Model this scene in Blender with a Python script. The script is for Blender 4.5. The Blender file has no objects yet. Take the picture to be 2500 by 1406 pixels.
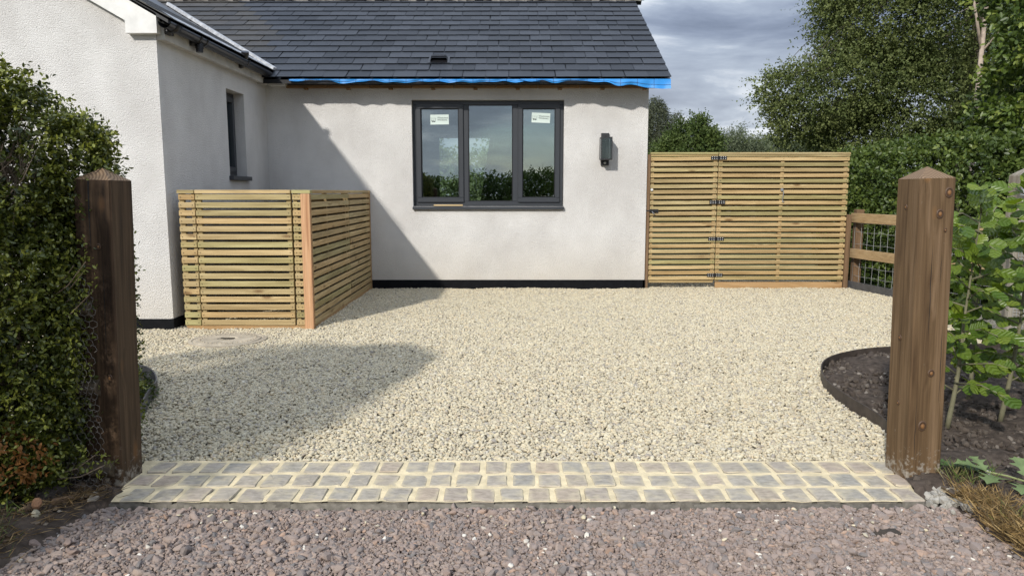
import bpy, bmesh, math, random
import numpy as np
from mathutils import Vector, Matrix, Euler
R = math.radians
random.seed(7); rng = np.random.default_rng(7)
S = bpy.context.scene
COL = S.collection

# ------------------------------------------------------------------ camera, sky, sun, exposure
cam = bpy.data.cameras.new('camera'); cam.sensor_width = 36; cam.lens = 36*1780/2500
cam.clip_start = .05; cam.clip_end = 600
co = bpy.data.objects.new('camera', cam); COL.objects.link(co)
co.location = (0, 0, 1.30); co.rotation_euler = (R(90)-math.atan(235/1780), 0, 0)
S.camera = co
S.view_settings.view_transform = 'Standard'; S.view_settings.look = 'None'
S.view_settings.exposure = 0.0; S.view_settings.gamma = 1; S.view_settings.use_curve_mapping = False

SUN = Vector((.765, 1.50, -1.0)).normalized()          # direction in which the light travels
EL = math.asin(-SUN.z)
W = bpy.data.worlds.new('World'); S.world = W; W.use_nodes = True
wn = W.node_tree.nodes; wl = W.node_tree.links; wn.clear()
def wnode(t, **k):
    n = wn.new(t)
    for a, b in k.items(): setattr(n, a, b)
    return n
out = wnode('ShaderNodeOutputWorld'); mixs = wnode('ShaderNodeMixShader')
sky = wnode('ShaderNodeTexSky', sky_type='NISHITA', sun_disc=False, sun_elevation=EL, sun_rotation=math.atan2(-SUN.x, -SUN.y), dust_density=.3, ozone_density=2.0)
bgs = wnode('ShaderNodeBackground'); bgs.inputs['Strength'].default_value = .10
bgc = wnode('ShaderNodeBackground'); bgc.inputs['Strength'].default_value = 1.12
tc = wnode('ShaderNodeTexCoord'); sx = wnode('ShaderNodeSeparateXYZ')
zz = wnode('ShaderNodeMath', operation='ADD'); zz.inputs[1].default_value = .17
zm = wnode('ShaderNodeMath', operation='MAXIMUM'); zm.inputs[1].default_value = .06
dv = wnode('ShaderNodeVectorMath', operation='DIVIDE'); cz = wnode('ShaderNodeCombineXYZ')
mp = wnode('ShaderNodeMapping'); mp.inputs['Location'].default_value = (4.4, 11.3, 0.0); mp.inputs['Scale'].default_value = (1, 1, 0)
n1 = wnode('ShaderNodeTexNoise'); n1.inputs['Scale'].default_value = 1.35; n1.inputs['Detail'].default_value = 8; n1.inputs['Roughness'].default_value = .56; n1.inputs['Distortion'].default_value = .35
n2 = wnode('ShaderNodeTexNoise'); n2.inputs['Scale'].default_value = .5; n2.inputs['Detail'].default_value = 5; n2.inputs['Roughness'].default_value = .55
rc = wnode('ShaderNodeValToRGB'); rm = wnode('ShaderNodeValToRGB')
e = rc.color_ramp.elements
e[0].position = .34; e[0].color = (.15, .185, .26, 1)
e[1].position = .68; e[1].color = (.95, .97, 1.0, 1)
for p_, c_ in ((.44, (.225, .27, .36, 1)), (.52, (.33, .385, .475, 1)), (.58, (.55, .595, .66, 1))):
    q = e.new(p_); q.color = c_
e = rm.color_ramp.elements; e[0].position = .34; e[0].color = (.35,)*3+(1,); e[1].position = .44; e[1].color = (1, 1, 1, 1)
hz = wnode('ShaderNodeMapRange'); hz.inputs['From Min'].default_value = .02; hz.inputs['From Max'].default_value = .19; hz.inputs['To Min'].default_value = .55; hz.inputs['To Max'].default_value = 0
hm = wnode('ShaderNodeMix', data_type='RGBA'); hm.inputs['B'].default_value = (.72, .77, .82, 1)
wl.new(tc.outputs['Generated'], sx.inputs[0]); wl.new(sx.outputs['Z'], zz.inputs[0]); wl.new(zz.outputs[0], zm.inputs[0])
for i in range(3): wl.new(zm.outputs[0], cz.inputs[i])
wl.new(tc.outputs['Generated'], dv.inputs[0]); wl.new(cz.outputs[0], dv.inputs[1]); wl.new(dv.outputs[0], mp.inputs[0])
wl.new(mp.outputs[0], n1.inputs['Vector']); wl.new(mp.outputs[0], n2.inputs['Vector'])
wl.new(n1.outputs['Fac'], rc.inputs[0]); wl.new(n2.outputs['Fac'], rm.inputs[0])
wl.new(sx.outputs['Z'], hz.inputs['Value']); wl.new(hz.outputs[0], hm.inputs['Factor']); wl.new(rc.outputs[0], hm.inputs['A'])
ci = wnode('ShaderNodeMath', operation='MULTIPLY_ADD'); ci.inputs[1].default_value = 2*.98; ci.inputs[2].default_value = .98   # overcast sky: (1 + 2 sin h)
cm = wnode('ShaderNodeMath', operation='MAXIMUM'); cm.inputs[1].default_value = 0
wl.new(sx.outputs['Z'], cm.inputs[0]); wl.new(cm.outputs[0], ci.inputs[0]); wl.new(ci.outputs[0], bgc.inputs['Strength'])
wl.new(hm.outputs['Result'], bgc.inputs['Color']); wl.new(sky.outputs[0], bgs.inputs['Color'])
wl.new(rm.outputs[0], mixs.inputs[0]); wl.new(bgs.outputs[0], mixs.inputs[1]); wl.new(bgc.outputs[0], mixs.inputs[2]); wl.new(mixs.outputs[0], out.inputs[0])

sl = bpy.data.lights.new('sun', 'SUN'); sl.energy = 3.6; sl.angle = R(2.0); sl.color = (1, .955, .88)
so = bpy.data.objects.new('sun', sl); COL.objects.link(so); so.location = (-6, -10, 12)
so.rotation_euler = SUN.to_track_quat('-Z', 'Y').to_euler()

# ------------------------------------------------------------------ materials
def newmat(name):
    m = bpy.data.materials.new(name); m.use_nodes = True
    nt = m.node_tree; nt.nodes.clear()
    o = nt.nodes.new('ShaderNodeOutputMaterial'); b = nt.nodes.new('ShaderNodeBsdfPrincipled')
    nt.links.new(b.outputs[0], o.inputs[0])
    def N(t, **k):
        n = nt.nodes.new(t)
        for a, v in k.items():
            if a.startswith('i_'): n.inputs[a[2:].replace('_', ' ')].default_value = v
            else: setattr(n, a, v)
        return n
    return m, N, nt.links.new, b
def ramp(N, stops):
    r = N('ShaderNodeValToRGB'); e = r.color_ramp.elements
    while len(e) > 1: e.remove(e[-1])
    e[0].position = stops[0][0]; e[0].color = tuple(stops[0][1])+(1,)
    for p, c in stops[1:]:
        q = e.new(p); q.color = tuple(c)+(1,)
    return r
def simple(name, col, rough=.6, noise=.15, scale=8., bump=0., metal=0., bscale=60., spec=.5):
    m, N, L, b = newmat(name)
    b.inputs['Roughness'].default_value = rough; b.inputs['Metallic'].default_value = metal
    b.inputs['Specular IOR Level'].default_value = spec
    t = N('ShaderNodeTexCoord'); n = N('ShaderNodeTexNoise', i_Scale=scale, i_Detail=5.)
    L(t.outputs['Object'], n.inputs['Vector'])
    r = ramp(N, [(.3, [c*(1-noise) for c in col]), (.7, [min(1, c*(1+noise)) for c in col])])
    L(n.outputs['Fac'], r.inputs[0]); L(r.outputs[0], b.inputs['Base Color'])
    if bump:
        n2 = N('ShaderNodeTexNoise', i_Scale=bscale, i_Detail=4.); L(t.outputs['Object'], n2.inputs['Vector'])
        bp = N('ShaderNodeBump', i_Strength=bump, i_Distance=.004); L(n2.outputs['Fac'], bp.inputs['Height']); L(bp.outputs[0], b.inputs['Normal'])
    return m
def wood(name, tones, axis='X', knot=.8, tint=None, rough=.7, kcol=(.12, .065, .03), kscale=(2.9, 9.), grain=1.0, splash=False):
    m, N, L, b = newmat(name); b.inputs['Roughness'].default_value = rough; b.inputs['Specular IOR Level'].default_value = .25
    t = N('ShaderNodeTexCoord'); oi = N('ShaderNodeObjectInfo')
    off = N('ShaderNodeVectorMath', operation='SCALE'); off.inputs[0].default_value = (37., 53., 71.)
    L(oi.outputs['Random'], off.inputs['Scale'])
    ad = N('ShaderNodeVectorMath', operation='ADD'); L(t.outputs['Object'], ad.inputs[0]); L(off.outputs[0], ad.inputs[1])
    def mapped(al, ac):
        q = N('ShaderNodeMapping'); s = [ac]*3; s['XYZ'.index(axis)] = al; q.inputs['Scale'].default_value = s
        L(ad.outputs[0], q.inputs[0]); return q
    vor = N('ShaderNodeTexVoronoi', i_Scale=1.); mk_ = mapped(*kscale); ks = list(mk_.inputs['Scale'].default_value)
    if axis != 'Z': ks['XYZ'.index('Y' if axis == 'X' else 'X')] = .5
    mk_.inputs['Scale'].default_value = ks; L(mk_.outputs[0], vor.inputs['Vector'])
    # knot influence swirls the grain round it
    kr = N('ShaderNodeMapRange', i_From_Min=.05, i_From_Max=.42, i_To_Min=1., i_To_Max=0.); L(vor.outputs['Distance'], kr.inputs['Value'])
    sel = N('ShaderNodeSeparateColor'); L(vor.outputs['Color'], sel.inputs[0])
    gt = N('ShaderNodeMath', operation='GREATER_THAN'); gt.inputs[1].default_value = .36; L(sel.outputs[0], gt.inputs[0])
    km = N('ShaderNodeMath', operation='MULTIPLY'); L(kr.outputs[0], km.inputs[0]); L(gt.outputs[0], km.inputs[1])
    sw = N('ShaderNodeVectorMath', operation='SCALE'); sw.inputs[0].default_value = (.25, .5, .5); L(km.outputs[0], sw.inputs['Scale'])
    mg = mapped(1.1, 26.); ag = N('ShaderNodeVectorMath', operation='ADD'); L(mg.outputs[0], ag.inputs[0]); L(sw.outputs[0], ag.inputs[1])
    g = N('ShaderNodeTexNoise', i_Scale=1., i_Detail=4., i_Roughness=.55, i_Distortion=.8); L(ag.outputs[0], g.inputs['Vector'])
    r = ramp(N, [(.30, tones[0]), (.5, tones[1]), (.72, tones[2])]); L(g.outputs['Fac'], r.inputs[0])
    fg = N('ShaderNodeTexNoise', i_Scale=1., i_Detail=3.); L(mapped(4., 190.).outputs[0], fg.inputs['Vector'])
    fr = N('ShaderNodeMapRange', i_From_Min=.3, i_From_Max=.7, i_To_Min=.80, i_To_Max=1.12); L(fg.outputs['Fac'], fr.inputs['Value'])
    mul = N('ShaderNodeMix', data_type='RGBA', blend_type='MULTIPLY'); mul.inputs['Factor'].default_value = grain
    L(r.outputs[0], mul.inputs['A']); L(fr.outputs[0], mul.inputs['B']); last = mul.outputs['Result']
    if tint:
        tr = ramp(N, tint); L(oi.outputs['Random'], tr.inputs[0])
        m2 = N('ShaderNodeMix', data_type='RGBA', blend_type='MULTIPLY'); m2.inputs['Factor'].default_value = 1
        L(last, m2.inputs['A']); L(tr.outputs[0], m2.inputs['B']); last = m2.outputs['Result']
    # knots
    k2 = N('ShaderNodeMapRange', i_From_Min=.08, i_From_Max=.20, i_To_Min=knot, i_To_Max=0.); L(vor.outputs['Distance'], k2.inputs['Value'])
    k3 = N('ShaderNodeMath', operation='MULTIPLY'); L(k2.outputs[0], k3.inputs[0]); L(gt.outputs[0], k3.inputs[1])
    mk = N('ShaderNodeMix', data_type='RGBA'); mk.inputs['B'].default_value = tuple(kcol)+(1,); L(k3.outputs[0], mk.inputs['Factor']); L(last, mk.inputs['A'])
    last = mk.outputs['Result']
    if splash:
        ps = N('ShaderNodeSeparateXYZ'); L(t.outputs['Object'], ps.inputs[0]); zs = N('ShaderNodeMapRange', i_From_Min=.04, i_From_Max=.26, i_To_Min=.30, i_To_Max=0.); L(ps.outputs['Z'], zs.inputs['Value'])
        sn = N('ShaderNodeTexNoise', i_Scale=34., i_Detail=5., i_Roughness=.7); L(t.outputs['Object'], sn.inputs['Vector']); sa = N('ShaderNodeMath', operation='ADD'); L(zs.outputs[0], sa.inputs[0]); L(sn.outputs['Fac'], sa.inputs[1])
        sm_ = N('ShaderNodeMapRange', i_From_Min=.68, i_From_Max=.82, i_To_Min=0., i_To_Max=.75); L(sa.outputs[0], sm_.inputs['Value'])
        mp_ = N('ShaderNodeMix', data_type='RGBA'); mp_.inputs['B'].default_value = (.36, .33, .28, 1); L(sm_.outputs[0], mp_.inputs['Factor']); L(last, mp_.inputs['A']); last = mp_.outputs['Result']
    L(last, b.inputs['Base Color'])
    bp = N('ShaderNodeBump', i_Strength=.35, i_Distance=.002); L(fg.outputs['Fac'], bp.inputs['Height']); L(bp.outputs[0], b.inputs['Normal'])
    return m
def stone(name, stops, rough=.85, mott=.22, scale=60.):
    m, N, L, b = newmat(name); b.inputs['Roughness'].default_value = rough; b.inputs['Specular IOR Level'].default_value = .3
    oi = N('ShaderNodeObjectInfo'); r = ramp(N, stops); r.color_ramp.interpolation = 'LINEAR'; L(oi.outputs['Random'], r.inputs[0])
    t = N('ShaderNodeTexCoord'); n = N('ShaderNodeTexNoise', i_Scale=scale, i_Detail=4.); L(t.outputs['Object'], n.inputs['Vector'])
    mr = N('ShaderNodeMapRange', i_From_Min=.3, i_From_Max=.7, i_To_Min=1-mott, i_To_Max=1+mott); L(n.outputs['Fac'], mr.inputs['Value'])
    mx = N('ShaderNodeMix', data_type='RGBA', blend_type='MULTIPLY'); mx.inputs['Factor'].default_value = 1
    L(r.outputs[0], mx.inputs['A']); L(mr.outputs[0], mx.inputs['B']); L(mx.outputs['Result'], b.inputs['Base Color'])
    return m

def render_mat():
    m, N, L, b = newmat('roughcast'); b.inputs['Roughness'].default_value = .9; b.inputs['Specular IOR Level'].default_value = .2
    t = N('ShaderNodeTexCoord')
    n = N('ShaderNodeTexNoise', i_Scale=1.4, i_Detail=6., i_Roughness=.6); L(t.outputs['Object'], n.inputs['Vector'])
    mpz = N('ShaderNodeMapping'); mpz.inputs['Scale'].default_value = (2.2, 2.2, 1.3); L(t.outputs['Object'], mpz.inputs[0])
    n3 = N('ShaderNodeTexNoise', i_Scale=1., i_Detail=4.); L(mpz.outputs[0], n3.inputs['Vector'])
    av = N('ShaderNodeMath', operation='ADD'); L(n.outputs['Fac'], av.inputs[0]); L(n3.outputs['Fac'], av.inputs[1])
    r = ramp(N, [(.38, (.60, .58, .558)), (.5, (.675, .658, .635)), (.60, (.735, .718, .695))])
    hv = N('ShaderNodeMath', operation='MULTIPLY'); hv.inputs[1].default_value = .5; L(av.outputs[0], hv.inputs[0]); L(hv.outputs[0], r.inputs[0])
    # buff splash staining low on the wall
    sp = N('ShaderNodeSeparateXYZ'); L(t.outputs['Object'], sp.inputs[0])
    zr = N('ShaderNodeMapRange', i_From_Min=.10, i_From_Max=.75, i_To_Min=.75, i_To_Max=0.); L(sp.outputs['Z'], zr.inputs['Value'])
    zn = N('ShaderNodeMath', operation='MULTIPLY'); L(zr.outputs[0], zn.inputs[0]); L(n.outputs['Fac'], zn.inputs[1])
    mx = N('ShaderNodeMix', data_type='RGBA'); mx.inputs['B'].default_value = (.52, .45, .34, 1)
    L(zn.outputs[0], mx.inputs['Factor']); L(r.outputs[0], mx.inputs['A']); L(mx.outputs['Result'], b.inputs['Base Color'])
    n2 = N('ShaderNodeTexNoise', i_Scale=85., i_Detail=3., i_Roughness=.6); L(t.outputs['Object'], n2.inputs['Vector'])
    v = N('ShaderNodeTexVoronoi', i_Scale=120.); L(t.outputs['Object'], v.inputs['Vector'])
    ah = N('ShaderNodeMath', operation='SUBTRACT'); L(n2.outputs['Fac'], ah.inputs[0]); L(v.outputs['Distance'], ah.inputs[1])
    bp = N('ShaderNodeBump', i_Strength=.72, i_Distance=.010); L(ah.outputs[0], bp.inputs['Height']); L(bp.outputs[0], b.inputs['Normal'])
    return m
def glass_mat(name, refl, tintc):
    m, N, L, b = newmat(name)
    nt = m.node_tree; o = [n for n in nt.nodes if n.type == 'OUTPUT_MATERIAL'][0]; nt.nodes.remove(b)
    tr = N('ShaderNodeBsdfTransparent'); tr.inputs[0].default_value = tuple(tintc)+(1,)
    gl = N('ShaderNodeBsdfGlossy'); gl.inputs['Roughness'].default_value = .0; gl.inputs[0].default_value = (.92, .97, 1, 1)
    lw = N('ShaderNodeLayerWeight', i_Blend=.25); mr = N('ShaderNodeMapRange', i_To_Min=refl, i_To_Max=1.); L(lw.outputs['Fresnel'], mr.inputs['Value'])
    mx = N('ShaderNodeMixShader'); L(mr.outputs[0], mx.inputs[0]); L(tr.outputs[0], mx.inputs[1]); L(gl.outputs[0], mx.inputs[2]); L(mx.outputs[0], o.inputs[0])
    return m
def leaf_mat(name, rough=.42, trans=.22, spec=.4):
    m, N, L, b = newmat(name); nt = m.node_tree
    o = [n for n in nt.nodes if n.type == 'OUTPUT_MATERIAL'][0]
    a = N('ShaderNodeAttribute', attribute_name='tint'); L(a.outputs['Color'], b.inputs['Base Color'])
    b.inputs['Roughness'].default_value = rough; b.inputs['Specular IOR Level'].default_value = spec
    tl = N('ShaderNodeBsdfTranslucent'); hs = N('ShaderNodeHueSaturation', i_Saturation=1.1, i_Value=1.6); L(a.outputs['Color'], hs.inputs['Color']); L(hs.outputs[0], tl.inputs[0])
    mx = N('ShaderNodeMixShader'); mx.inputs[0].default_value = trans; L(b.outputs[0], mx.inputs[1]); L(tl.outputs[0], mx.inputs[2]); L(mx.outputs[0], o.inputs[0])
    return m

M = {}
M['render'] = render_mat()
M['plinth'] = simple('bitumen_plinth', (.006, .0065, .008), .7, .3, 14, .4, spec=.12)
M['white_paint'] = simple('flaking_white_paint', (.70, .69, .66), .55, .10, 9, .3)
M['soffit'] = simple('grey_white_board', (.50, .48, .44), .6, .18, 7, .2)
M['frame'] = simple('anthracite_frame', (.034, .038, .045), .42, .06, 5)
M['black_plastic'] = simple('black_plastic', (.012, .012, .014), .33, .15, 6)
M['black_metal'] = simple('black_metal', (.012, .012, .014), .45, .1, 20)
M['lamp_metal'] = simple('charcoal_metal', (.026, .027, .030), .5, .1, 20)
M['galv'] = simple('galvanised_steel', (.45, .46, .48), .42, .15, 40, .1, .8)
M['bolt'] = simple('zinc_bolt', (.62, .62, .60), .4, .1, 40)
M['lead'] = simple('lead_flashing', (.40, .41, .43), .45, .3, 12, .5)
M['inside'] = simple('darkened_interior', (.10, .095, .09), .9, .2, 2)  # room surfaces coloured near black so the inside looks unlit
M['glass'] = glass_mat('window_glass', .235, (.78, .86, .83))
M['lampglass'] = glass_mat('lamp_glass', .03, (.8, .85, .86))
M['paper'] = simple('sticker_paper', (.62, .72, .68), .6, .04, 4)
M['ink'] = simple('sticker_ink', (.03, .04, .045), .6, .05, 4)
M['batten'] = wood('roof_timber', ((.20, .11, .05), (.27, .155, .075), (.33, .20, .10)), 'X', .4)
TINT = [(0, (.74, .80, .66)), (.18, (1.04, 1.0, .95)), (.36, (.84, .95, .76)), (.54, (1.14, 1.02, .90)), (.7, (.90, .86, .78)), (.85, (1.18, 1.12, 1.02)), (1, (1.0, .86, .70))]
T3 = ((.30, .225, .115), (.435, .338, .185), (.55, .445, .262))
M['slat_x'] = wood('treated_slat', T3, 'X', .75, TINT, kcol=(.16, .085, .035))
M['slat_y'] = wood('treated_slat_side', T3, 'Y', .75, TINT, kcol=(.16, .085, .035))
M['upright'] = wood('treated_upright', ((.30, .22, .11), (.38, .29, .16), (.44, .34, .20)), 'Z', .3, TINT)
M['rear'] = wood('gap_shade_slats', ((.15, .105, .05), (.20, .14, .07), (.25, .18, .09)), 'X', .3)  # dark wood for the added backing, so slat gaps look shaded
M['reddish'] = wood('reddish_corner_board', ((.40, .20, .10), (.56, .32, .17), (.64, .40, .23)), 'Z', .0, rough=.6)
M['kick'] = wood('kick_board', ((.30, .17, .075), (.42, .26, .12), (.50, .33, .17)), 'X', .5)
M['rail'] = wood('fence_rail', ((.29, .19, .095), (.38, .265, .14), (.45, .33, .19)), 'Y', .4)
M['fpost'] = wood('fence_post_wood', ((.13, .08, .045), (.18, .11, .06), (.22, .14, .08)), 'Z', .3)
M['oldrail'] = wood('old_rail_wood', ((.055, .042, .028), (.09, .07, .045), (.13, .10, .07)), 'X', .3)
M['gpost'] = wood('stained_post', ((.074, .043, .021), (.132, .082, .041), (.198, .128, .072)), 'Z', .85, kcol=(.27, .13, .04), kscale=(3.2, 7.5), rough=.62, splash=True)
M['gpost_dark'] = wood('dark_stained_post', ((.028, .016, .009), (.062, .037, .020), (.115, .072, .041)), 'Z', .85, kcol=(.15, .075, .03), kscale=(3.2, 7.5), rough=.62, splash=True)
M['greywood'] = wood('weathered_grey_wood', ((.20, .17, .13), (.29, .26, .21), (.36, .33, .27)), 'Z', .4)
M['blue'] = simple('blue_membrane', (.028, .255, .66), .5, .08, 10, .2)
M['ink_line'] = simple('membrane_print', (.02, .05, .12), .6, .05)
M['edging'] = simple('steel_edging', (.055, .042, .034), .6, .35, 16, .3)
M['edging_grey'] = simple('grey_edging', (.075, .075, .078), .55, .25, 16, .2)
M['soil'] = simple('dark_soil', (.072, .056, .045), .95, .45, 22, 1., bscale=110., spec=.15)
M['leaf'] = leaf_mat('leaf'); M['leaf_gloss'] = leaf_mat('glossy_leaf', .34, .15, .5); M['leaf_matt'] = leaf_mat('matt_leaf', .6, .2, .25)
M['bark'] = simple('bark', (.10, .085, .065), .9, .35, 14, .6)
M['twig'] = simple('dry_twig', (.29, .22, .155), .9, .3, 20)
M['birch'] = simple('birch_bark', (.42, .34, .27), .8, .35, 9, .3)
M['sapbark'] = simple('sapling_bark', (.16, .15, .09), .8, .2, 20)
M['wire'] = simple('fence_wire', (.42, .43, .43), .45, .1, 20, 0, .3)
M['darkwire'] = simple('rusted_wire', (.17, .155, .14), .6, .3, 20, 0, .4)
M['hose'] = simple('grey_hose', (.22, .22, .21), .5, .15, 10)
M['mortar'] = simple('sandy_mortar', (.68, .57, .365), .95, .2, 14, .8, bscale=70.)
M['cover'] = simple('worn_cover', (.42, .365, .28), .8, .25, 8, .5)
M['strip_edge'] = simple('stone_edge', (.17, .155, .13), .95, .3, 30, .8)
M['concrete'] = simple('mortar_crumbs', (.34, .32, .28), .95, .25, 30, .6)
def sett_mat():
    m, N, L, b = newmat('grey_sett'); b.inputs['Roughness'].default_value = .75; b.inputs['Specular IOR Level'].default_value = .12
    oi = N('ShaderNodeObjectInfo'); r = ramp(N, [(0, (0.371, 0.335, 0.280)), (.22, (0.410, 0.363, 0.298)), (.4, (0.327, 0.307, 0.267)), (.58, (0.410, 0.335, 0.267)), (.75, (0.362, 0.335, 0.280)), (.9, (0.430, 0.349, 0.267)), (1, (0.391, 0.349, 0.294))]); L(oi.outputs['Random'], r.inputs[0])
    t = N('ShaderNodeTexCoord'); of = N('ShaderNodeVectorMath', operation='SCALE'); of.inputs[0].default_value = (31., 17., 5.); L(oi.outputs['Random'], of.inputs['Scale'])
    ad = N('ShaderNodeVectorMath', operation='ADD'); L(t.outputs['Object'], ad.inputs[0]); L(of.outputs[0], ad.inputs[1])
    mq = N('ShaderNodeMapping'); mq.inputs['Scale'].default_value = (1, 2.2, 1); L(ad.outputs[0], mq.inputs[0])
    n = N('ShaderNodeTexNoise', i_Scale=26., i_Detail=6., i_Roughness=.65); L(mq.outputs[0], n.inputs['Vector'])
    mr = N('ShaderNodeMapRange', i_From_Min=.3, i_From_Max=.7, i_To_Min=.72, i_To_Max=1.25); L(n.outputs['Fac'], mr.inputs['Value'])
    mx = N('ShaderNodeMix', data_type='RGBA', blend_type='MULTIPLY'); mx.inputs['Factor'].default_value = 1; L(r.outputs[0], mx.inputs['A']); L(mr.outputs[0], mx.inputs['B'])
    n2 = N('ShaderNodeTexNoise', i_Scale=15., i_Detail=5.); L(ad.outputs[0], n2.inputs['Vector'])
    sp = N('ShaderNodeSeparateXYZ'); ab = N('ShaderNodeVectorMath', operation='ABSOLUTE'); L(t.outputs['Object'], ab.inputs[0]); L(ab.outputs[0], sp.inputs[0])
    ex = N('ShaderNodeMapRange', i_From_Min=.030, i_From_Max=.050, i_To_Min=0., i_To_Max=.22); L(sp.outputs['X'], ex.inputs['Value'])
    ey = N('ShaderNodeMapRange', i_From_Min=.045, i_From_Max=.064, i_To_Min=0., i_To_Max=.22); L(sp.outputs['Y'], ey.inputs['Value'])
    a1 = N('ShaderNodeMath', operation='MAXIMUM'); L(ex.outputs[0], a1.inputs[0]); L(ey.outputs[0], a1.inputs[1])
    a2 = N('ShaderNodeMath', operation='ADD'); L(a1.outputs[0], a2.inputs[0]); L(n2.outputs['Fac'], a2.inputs[1])
    dm0 = N('ShaderNodeMapRange', i_From_Min=.50, i_From_Max=.80, i_To_Min=0., i_To_Max=.8); L(a2.outputs[0], dm0.inputs['Value'])
    ge = N('ShaderNodeNewGeometry'); gs = N('ShaderNodeSeparateXYZ'); L(ge.outputs['True Normal'], gs.inputs[0]); gg = N('ShaderNodeMath', operation='GREATER_THAN'); gg.inputs[1].default_value = .45; L(gs.outputs['Z'], gg.inputs[0])
    dm = N('ShaderNodeMath', operation='MULTIPLY'); L(dm0.outputs[0], dm.inputs[0]); L(gg.outputs[0], dm.inputs[1])
    m2 = N('ShaderNodeMix', data_type='RGBA'); m2.inputs['B'].default_value = (.58, .50, .34, 1); L(dm.outputs[0], m2.inputs['Factor']); L(mx.outputs['Result'], m2.inputs['A']); L(m2.outputs['Result'], b.inputs['Base Color'])
    bp = N('ShaderNodeBump', i_Strength=.5, i_Distance=.004); L(n.outputs['Fac'], bp.inputs['Height']); L(bp.outputs[0], b.inputs['Normal'])
    return m
M['sett'] = sett_mat()
M['cream'] = stone('cream_pebble', [(0, (0.530, 0.460, 0.318)), (.2, (0.612, 0.540, 0.385)), (.36, (0.449, 0.394, 0.285)), (.5, (0.632, 0.571, 0.423)), (.64, (0.520, 0.460, 0.332)), (.77, (0.377, 0.343, 0.280)), (.86, (0.612, 0.505, 0.337)), (.95, (0.306, 0.278, 0.247)), (1, (0.673, 0.621, 0.494))], mott=.14)
PB = [(0, (0.255, 0.192, 0.163)), (.2, (0.330, 0.261, 0.223)), (.38, (0.215, 0.182, 0.166)), (.55, (0.345, 0.268, 0.219)), (.70, (0.270, 0.217, 0.191)), (.84, (0.175, 0.163, 0.156)), (.93, (0.390, 0.266, 0.195))]
M['purple'] = stone('purple_stone', PB+[(.986, (.33, .28, .24)), (.990, (.62, .57, .48)), (1, (.66, .62, .55))])
M['purple_big'] = stone('purple_rock', PB+[(1, (.30, .25, .22))])
M['fines'] = stone('purple_fines', [(0, (0.205, 0.156, 0.128)), (.3, (0.280, 0.219, 0.186)), (.6, (0.240, 0.187, 0.160)), (1, (0.330, 0.258, 0.209))])
M['clodm'] = stone('soil_crumb', [(0, (.052, .040, .032)), (.5, (.080, .063, .050)), (.95, (.10, .082, .067)), (1, (.25, .22, .19))])
M['debris'] = stone('mixed_debris', [(0, (.05, .036, .026)), (.5, (.085, .06, .04)), (.7, (.14, .10, .065)), (.88, (.20, .16, .12)), (.95, (.33, .28, .22)), (1, (.42, .37, .30))])
M['purple_base'] = simple('purple_base', (.19, .155, .142), .95, .35, 40, .8)
M['dark_gap_base'] = simple('dark_gap_base', (.17, .145, .11), .95, .35, 50, .8)  # base colour darkened to put shade into the gaps between pebbles
def slate_mat(name, a, b_):
    m, N, L, b = newmat(name); b.inputs['Roughness'].default_value = .5; b.inputs['Specular IOR Level'].default_value = .33
    oi = N('ShaderNodeObjectInfo'); r = ramp(N, [(0, a), (.5, b_), (.8, [c*1.25 for c in b_]), (1, [c*.8 for c in a])]); L(oi.outputs['Random'], r.inputs[0])
    t = N('ShaderNodeTexCoord'); mq = N('ShaderNodeMapping'); mq.inputs['Scale'].default_value = (1, 3, 1); L(t.outputs['Object'], mq.inputs[0])
    n = N('ShaderNodeTexNoise', i_Scale=9., i_Detail=6., i_Roughness=.65); L(mq.outputs[0], n.inputs['Vector'])
    mr = N('ShaderNodeMapRange', i_From_Min=.3, i_From_Max=.7, i_To_Min=.75, i_To_Max=1.3); L(n.outputs['Fac'], mr.inputs['Value'])
    mx = N('ShaderNodeMix', data_type='RGBA', blend_type='MULTIPLY'); mx.inputs['Factor'].default_value = 1
    L(r.outputs[0], mx.inputs['A']); L(mr.outputs[0], mx.inputs['B']); L(mx.outputs['Result'], b.inputs['Base Color'])
    bp = N('ShaderNodeBump', i_Strength=.3, i_Distance=.004); L(n.outputs['Fac'], bp.inputs['Height']); L(bp.outputs[0], b.inputs['Normal'])
    return m
M['slate'] = slate_mat('blue_grey_slate', (.017, .020, .026), (.029, .033, .041))
M['old_slate'] = slate_mat('weathered_slate', (.032, .032, .032), (.048, .045, .041))
def ground_mat():
    m, N, L, b = newmat('rough_grass'); b.inputs['Roughness'].default_value = .95
    t = N('ShaderNodeTexCoord'); n = N('ShaderNodeTexNoise', i_Scale=.8, i_Detail=8., i_Roughness=.7); L(t.outputs['Object'], n.inputs['Vector'])
    r = ramp(N, [(.3, (.045, .06, .02)), (.5, (.07, .095, .03)), (.7, (.12, .11, .05))]); L(n.outputs['Fac'], r.inputs[0]); L(r.outputs[0], b.inputs['Base Color'])
    return m
M['ground'] = ground_mat()

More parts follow.
